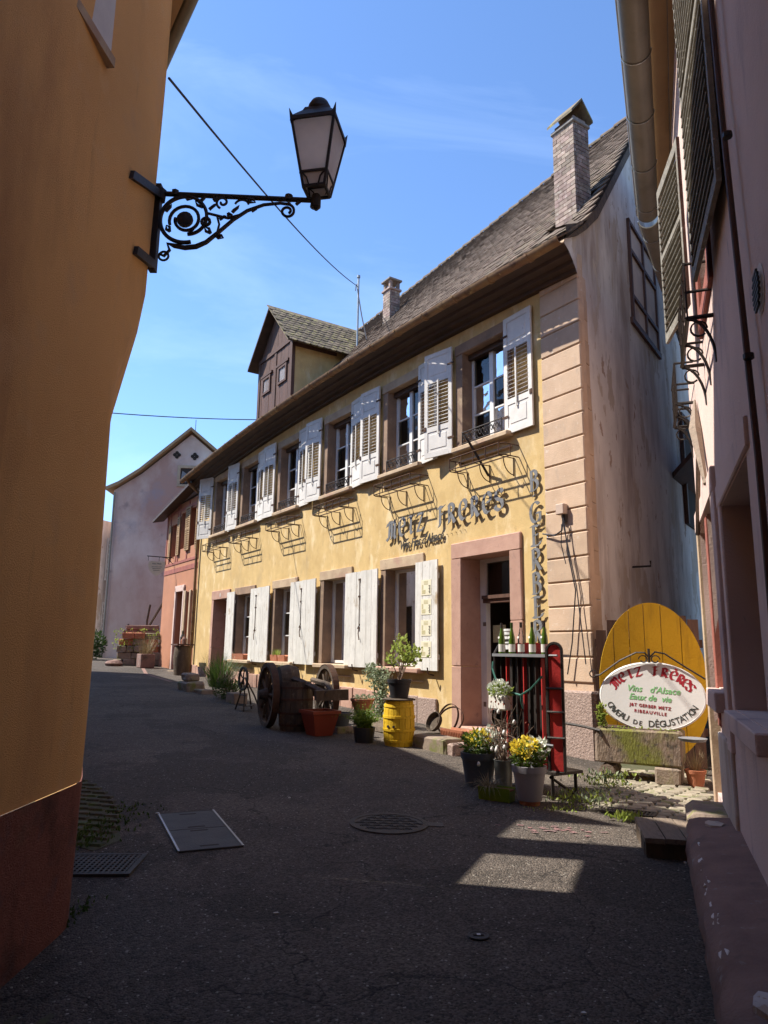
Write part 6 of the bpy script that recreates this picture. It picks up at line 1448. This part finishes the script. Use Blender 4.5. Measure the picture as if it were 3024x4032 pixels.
sp2 = pot('small_terracotta_pot', 'small terracotta pot of dry stalks between the trough and the pink wall', pp, .08, .11, .2, K['terracotta'])
q = MB(); blades(q, 70, (0, 0, .15), .45, .3, .004, .5, .06); q.build('dry_stalks', K['straw'], sp2, kind='stuff')
sh2 = T('tin_shelf', 'small grey tin tray fixed to the pink wall beside the white sign', 'tray', Q0+Vector((.18, .5, .0))+Vector((-.06, .3, .62)), RROT)
q = MB(); q.lathe([(0, 0), (.13, .02), (.15, .05), (.14, .05), (0, .03)], 16); q.build('tray', K['grey_metal'], sh2)
# cobbles of the yard
yd = MB(); yo = [(2.05, 7.48), (2.55, 7.08), (3.02, 6.9), (3.22, 7.4), (3.75, 8.8), (4.6, 10.6), (3.1, 10.4), (2.75, 9.4)]
def ing(x, y):
    c = False; n = len(yo)
    for i in range(n):
        (x1, y1), (x2, y2) = yo[i], yo[(i+1) % n]
        if (y1 > y) != (y2 > y) and x < (x2-x1)*(y-y1)/(y2-y1)+x1: c = not c
    return c
yd.poly([(x, y, gxy(x, y)+.004) for x, y in yo])
yard = yd.build('yard_paving', K['joint'], kind='structure')
random.seed(9); cobm = []
for k in range(4):
    q = MB(); q.cbox(-.078, .078, -.052, .052, -.04, .014, .014, .006); cobm.append(q.mesh('cobble', K['cobble']))
c_ = 0
for r in range(24):
    y = 6.98+r*.118; x0 = 2.0+(.085 if r % 2 else 0)
    for k in range(15):
        x = x0+k*.172; p = Vector((x, y-.22*(x-3.0)*1.0, 0))
        if not ing(p.x, p.y) or c_ > 290: continue
        z = gxy(p.x, p.y)+.012
        inst(cobm[(r+k) % 4], 'cobble', yard, Matrix.Translation((p.x, p.y, z+random.uniform(-.004, .006))) @ Matrix.Rotation(math.radians(-13)+random.uniform(-.07, .07), 4, 'Z')); c_ += 1
wd_ = MB(); leaves(wd_, lambda: ((random.gauss(2.55, .16), random.gauss(8.55, .12), .09+random.random()*.12), (0, 0, 1)), 90, .05); leaves(wd_, lambda: ((random.gauss(2.0, .18), random.gauss(7.8, .12), .05+random.random()*.10), (0, 0, 1)), 110, .045); leaves(wd_, lambda: ((random.gauss(1.8, .18), random.gauss(7.45, .06), .04+random.random()*.03), (0, 0, 1)), 70, .035)
leaves(wd_, lambda: ((random.gauss(2.28, .07), random.gauss(7.06, .03), .04+random.random()*.05), (0, 0, 1)), 90, .055)
wd_.build('weeds', K['leaf_light'], kind='stuff')
wd2 = MB(); leaves(wd2, lambda: ((random.gauss(2.52, .16), random.gauss(8.6, .12), .09+random.random()*.14), (0, 0, 1)), 130, .05); leaves(wd2, lambda: ((random.gauss(2.1, .2), random.gauss(7.75, .12), .05+random.random()*.12), (0, 0, 1)), 140, .045); wd2.build('ground_ivy', K['leaf_ivy'], kind='stuff')
def grate(name, label, loc, rz, w_, d_, nx, ny, cat='drain'):
    t = T(name, label, cat, loc, rz); q = MB()
    for a, b, c, d in ((-w_/2, w_/2, -d_/2, -d_/2+.035), (-w_/2, w_/2, d_/2-.035, d_/2), (-w_/2, -w_/2+.035, -d_/2+.035, d_/2-.035), (w_/2-.035, w_/2, -d_/2+.035, d_/2-.035)): q.box(a, b, c, d, -.02, .012)
    q.build('frame', K['drain'], t)
    q = MB(); q.poly([(-w_/2+.03, -d_/2+.03, .002), (w_/2-.03, -d_/2+.03, .002), (w_/2-.03, d_/2-.03, .002), (-w_/2+.03, d_/2-.03, .002)]); q.build('pit', K['room'], t)
    for k in range(nx):
        x = -w_/2+.035+(w_-.07)*(k+.5)/nx; q = MB(); q.box(x-.008, x+.008, -d_/2+.035, d_/2-.035, .003, .010); q.build('bar', K['drain'], t)
    for k in range(ny):
        y = -d_/2+.035+(d_-.07)*(k+.5)/ny; q = MB(); q.box(-w_/2+.035, w_/2-.035, y-.007, y+.007, .003, .0095); q.build('cross_bar', K['drain'], t)
    return t
grate('yard_drain', 'long barred iron drain at the edge of the cobbled yard', (2.33, 7.36, .064), math.radians(-30), .62, .22, 15, 1)
grate('gully_grate', 'square iron gully grate beside the orange corner', (-1.95, 5.40, gxy(-1.95, 5.4)), math.radians(4), .56, .50, 14, 9)

# ------------------------------------------------------------------ covers in the road
def onroad(x, y, dz=.004): return (x, y, gxy(x, y)+dz)
def slope_rot():
    e_ = .3; sl_ = (zg(-1.2)-zg(-1.8))/.6; nrm = Vector((-D_.x*sl_, -D_.y*sl_, 1)).normalized(); return Vector((0, 0, 1)).rotation_difference(nrm).to_matrix().to_4x4()
RS = slope_rot()
mh = T('manhole_cover', 'round iron manhole cover with a fan pattern in the middle of the road', 'manhole', onroad(.08, 6.73, .006)); mh.rotation_euler = RS.to_euler()
q = MB(); q.lathe([(.345, -.01), (.345, .006), (.30, .008), (.295, .002), (0, .002)], 40); q.build('rim', K['drain'], mh)
q = MB()
for r in range(7):
    for k in range(7):
        x = -.3+.1*k+(.05 if r % 2 else 0); y = -.29+.085*r
        if x*x+y*y > .265**2: continue
        for R in (.045, .026): q.tube([(x+R*math.cos(a), y+R*math.sin(a)*.95, .005) for a in [j*math.pi/7 for j in range(8)]], .0055, 4)
q.build('fan_ribs', K['steelcover'], mh)
q = MB(); q.cbox(.33, .47, -.06, .06, -.005, .003, .002, .012); q.build('patch', K['steelcover'], mh)
cv = T('inspection_cover', 'large rectangular grey inspection cover with bright edges at the left of the road', 'cover', onroad(-1.51, 6.36, .006), 0)
cv.matrix_world = Matrix.Translation(onroad(-1.50, 6.36, .007)) @ RS @ Matrix.Rotation(math.radians(24), 4, 'Z')
W2, D2 = .24, .59
for y0, y1 in ((-D2, -.006), (.006, D2)):
    q = MB(); q.cbox(-W2, W2, y0, y1, -.012, .004, .003); q.build('plate', K['steelcover'], cv)
for x in (-W2, W2):
    q = MB(); q.box(x-.008, x+.008, -D2, D2, -.01, .008); q.build('edge_strip', K['steeledge'], cv)
for y in (-D2, D2):
    q = MB(); q.box(-W2, W2, y-.007, y+.007, -.01, .0065); q.build('edge_strip', K['drain'], cv)
for y in (-.5, -.06, .06, .5):
    q = MB(); q.box(-.07, .07, y-.012, y+.012, .003, .0055); q.build('lifting_slot', K['room'], cv)
vc = T('valve_cap', 'small round grey valve cap low in the road', 'valve cap', onroad(.55, 4.33, .005))
q = MB(); q.lathe([(.06, 0), (.06, .006), (.05, .008), (.046, .003), (0, .003)], 24); q.build('ring', K['steelcover'], vc); q = MB(); q.cbox(-.03, .03, -.012, .012, .0035, .007, .002); q.build('slot', K['room'], vc); q = MB(); q.cbox(-.009, .011, -.012, .012, .0075, .010, .002); q.build('key_plate', K['signwhite'], vc)
# worn pink marking sprayed on the asphalt
random.seed(31); q = MB()
for (x, y) in [(random.gauss(1.5, .16), random.gauss(6.66, .07)) for _ in range(26)] or ((1.45, 6.78), (1.52, 6.72), (1.38, 6.68), (1.60, 6.62), (1.7, 6.55), (1.35, 6.58), (1.85, 6.55), (2.0, 6.5), (1.9, 6.42), (1.75, 6.48)):
    pts = [(x+math.cos(a)*random.uniform(.006, .05), y+math.sin(a)*random.uniform(.005, .03)) for a in [i*.7 for i in range(9)]]; q.poly([(a, b, gxy(a, b)+.005+.0002*len(q.f)) for a, b in pts])
o = q.build('road_marking', K['pinkpaint']); tag(o, 'worn pink spray marking on the sunlit strip of asphalt', 'marking')
# setts along the orange corner and at the lower left
st_ = MB(); pl_ = [(-2.1, 5.7), (-2.0, 6.0), (-2.65, 7.4), (-3.5, 8.6), (-4.0, 8.4), (-2.6, 6.0)]
st_.poly([(x, y, gxy(x, y)+.005) for x, y in pl_]); edge = st_.build('sett_edging', K['joint'], kind='structure')
q = MB(); q.cbox(-.055, .055, -.066, .066, -.04, .010, .014, .006); sm = q.mesh('sett', K['mossy_sett'])
for k in range(17):
    for r in range(4):
        t = k/16; x = -2.13-1.5*t*t*.9-.15*t-r*.142-random.uniform(0, .02); y = 5.85+2.7*t+.03*r
        inst(sm, 'sett', edge, Matrix.Translation((x, y, gxy(x, y)+.006)) @ Matrix.Rotation(math.radians(80+12*t), 4, 'Z'))
q = MB(); leaves(q, lambda: ((random.gauss(-2.3, .12), random.uniform(5.7, 7.2), .07+random.random()*.03), (0, 0, 1)), 420, .04); leaves(q, lambda: ((-1.72+random.gauss(0, .03), random.uniform(4.3, 4.7), .02+random.random()*.05), (0, 0, 1)), 60, .03); q.build('moss_tufts', K['leaf_dark'], kind='stuff')
ll = MB(); ll.poly([(-1.72, 2.6, .003), (-1.28, 2.6, .003), (-1.30, 3.30, .004), (-1.45, 3.45, .004), (-1.72, 3.42, .004)]); lo = ll.build('setts_by_wall', K['joint'], kind='structure')
for r in range(5):
    for k in range(3): inst(sm, 'sett', lo, Matrix.Translation((-1.63+.135*k, 3.31-.215*r+.02*k, .008)) @ Matrix.Rotation(random.uniform(-.1, .1)-.3*(r == 0), 4, 'Z'))
# small litter on the asphalt
random.seed(77)
for (x, y) in ((-1.98, 6.84), (2.29, 5.8), (-.9, 7.6), (.9, 3.5), (-.6, 4.6)):
    q = MB(); pts = [(x+math.cos(a)*random.uniform(.008, .022), y+math.sin(a)*random.uniform(.006, .014)) for a in [i*1.05 for i in range(6)]]; q.prism(pts, gxy(x, y), gxy(x, y)+.008, 'z'); o = q.build('pebble', K['label']); tag(o, {-1.98: 'pale pebble at the upper corner of the inspection cover', 2.29: 'light stone chip near the plank platform', -.9: 'pale stone chip above the inspection cover', .9: 'pale stone chip right of the valve cap', -.6: 'pale stone chip left of the valve cap'}[x], 'pebble')

# ------------------------------------------------------------------ stone pile and tools before the pink gable
sp0 = Vector((-9.35, 28.3, zg(21.6)))
ps = T('stone_wall_pile', 'dry stacked sandstone block pile with succulents before the pink gable', 'stone pile', sp0, math.radians(8))
random.seed(41)
for r in range(5):
    x = -.85+random.uniform(-.05, .05)+.06*r
    while x < .75-.05*r:
        w_ = random.uniform(.28, .55); q = MB(); q.cbox(x, x+w_-.012, -.22+random.uniform(-.05, .05), .35, r*.25, r*.25+.24, .025, .012); q.build('stone', K['sand_block'] if random.random() < .7 else K['terracotta'], ps); x += w_
for r in range(2):
    q = MB(); q.cbox(-.7+.1*r, .6, .36, .8, 1.15+.2*r, 1.34+.2*r, .03, .02); q.build('stone', K['darkstone'], ps)
q = MB(); leaves(q, lambda: ((random.uniform(-.9, .8), -.2, random.uniform(.5, 1.35)), (0, -1, .5)), 260, .09); q.build('succulents', K['leaf_light'], ps, kind='stuff')
t = T('round_boulder', 'rounded reddish stone lying left of the stone pile', 'stone', Vector((-10.0, 27.6, zg(21))), 0); q = MB(); q.lathe([(0, 0), (.28, .02), (.33, .11), (.24, .2), (0, .24)], 12); q.build('stone', K['darkstone'], t)
tools = T('farm_tools', 'crossed wooden pole tools leaning on the pink gable above the stone pile', 'tools', Vector((-8.75, 29.0, zg(22)+.9)), math.radians(8))
q = MB(); q.tube([(-.75, .15, .1), (.65, .35, 2.9)], .05, 6); q.build('long_pole', K['oldwood'], tools)
q = MB(); q.tube([(.28, .3, .3), (.25, .35, 1.6), (.08, .4, 3.4)], .045, 6); q.box(.05, .5, .2, .3, .45, .53); q.build('hoe', K['oldwood'], tools)
for x in (-.55, .62): q = MB(); q.tube([(x, .1, 0), (x-.03, .12, .8), (x+.05, .12, 1.45)], .045, 6); q.build('short_post', K['oldwood'], tools)
bb = T('standing_barrel', 'narrow brown barrel topped with a tray of bottles beside the red house door', 'barrel', FP(16.55, .6), FROT)
bb.scale = (.78, .78, .78)
q = MB(); q.lathe([(.30, 0), (.33, .4), (.36, .7), (.33, 1.1), (.30, 1.2), (0, 1.21)], 16); q.build('cask', K['oldwood'], bb, smooth=True)
q = MB(); q.box(-.5, .4, -.35, .35, 1.215, 1.27); q.build('tray', K['brownwood'], bb)
for x, h_, m in ((-.1, .55, 'iron'), (.18, .4, 'darkstone'), (.02, .3, 'terracotta')): q = MB(); q.lathe([(.1, 1.271), (.1, 1.271+h_*.5), (.04, 1.271+h_*.75), (.035, 1.271+h_), (0, 1.272+h_)], 10, (x, 0, 0)); q.build('jug', K[m], bb)
t = T('dark_hedge', 'dark clipped shrub at the foot of the pink gable corner', 'shrub', FP(25.9, 1.7), 0); q = MB(); leaves(q, blob((0, 0, .6), (.75, .5, .65)), 1500, .12); q.build('foliage', K['leaf_dark'], t, kind='stuff'); q = MB(); q.tube([(0, 0, 0), (0, 0, .6)], .05, 5); q.build('stem', K['twig'], t)
pk2 = T('potted_weeds', 'dark planter of dry weeds between the stone pile and the red house', 'planter', FP(20.3, .75), FROT); q = MB(); q.cbox(-.3, .3, -.25, .25, 0, .5, .02); q.build('planter_body', K['darkstone'], pk2); q = MB(); blades(q, 120, (0, 0, .45), .4, .8, .012, .5, .25); q.build('dry_weeds', K['straw'], pk2, kind='stuff')
kb = MB()
A = [(-8.9, 27.5), (-7.55, 23.8), (-6.0, 21.2)]; 
kb.quadstrip([(x-.06, y, gxy(x, y)+.006) for x, y in A], [(x+.06, y, gxy(x, y)+.006) for x, y in A]); kb.build('road_gutter', K['darkstone'], kind='structure')
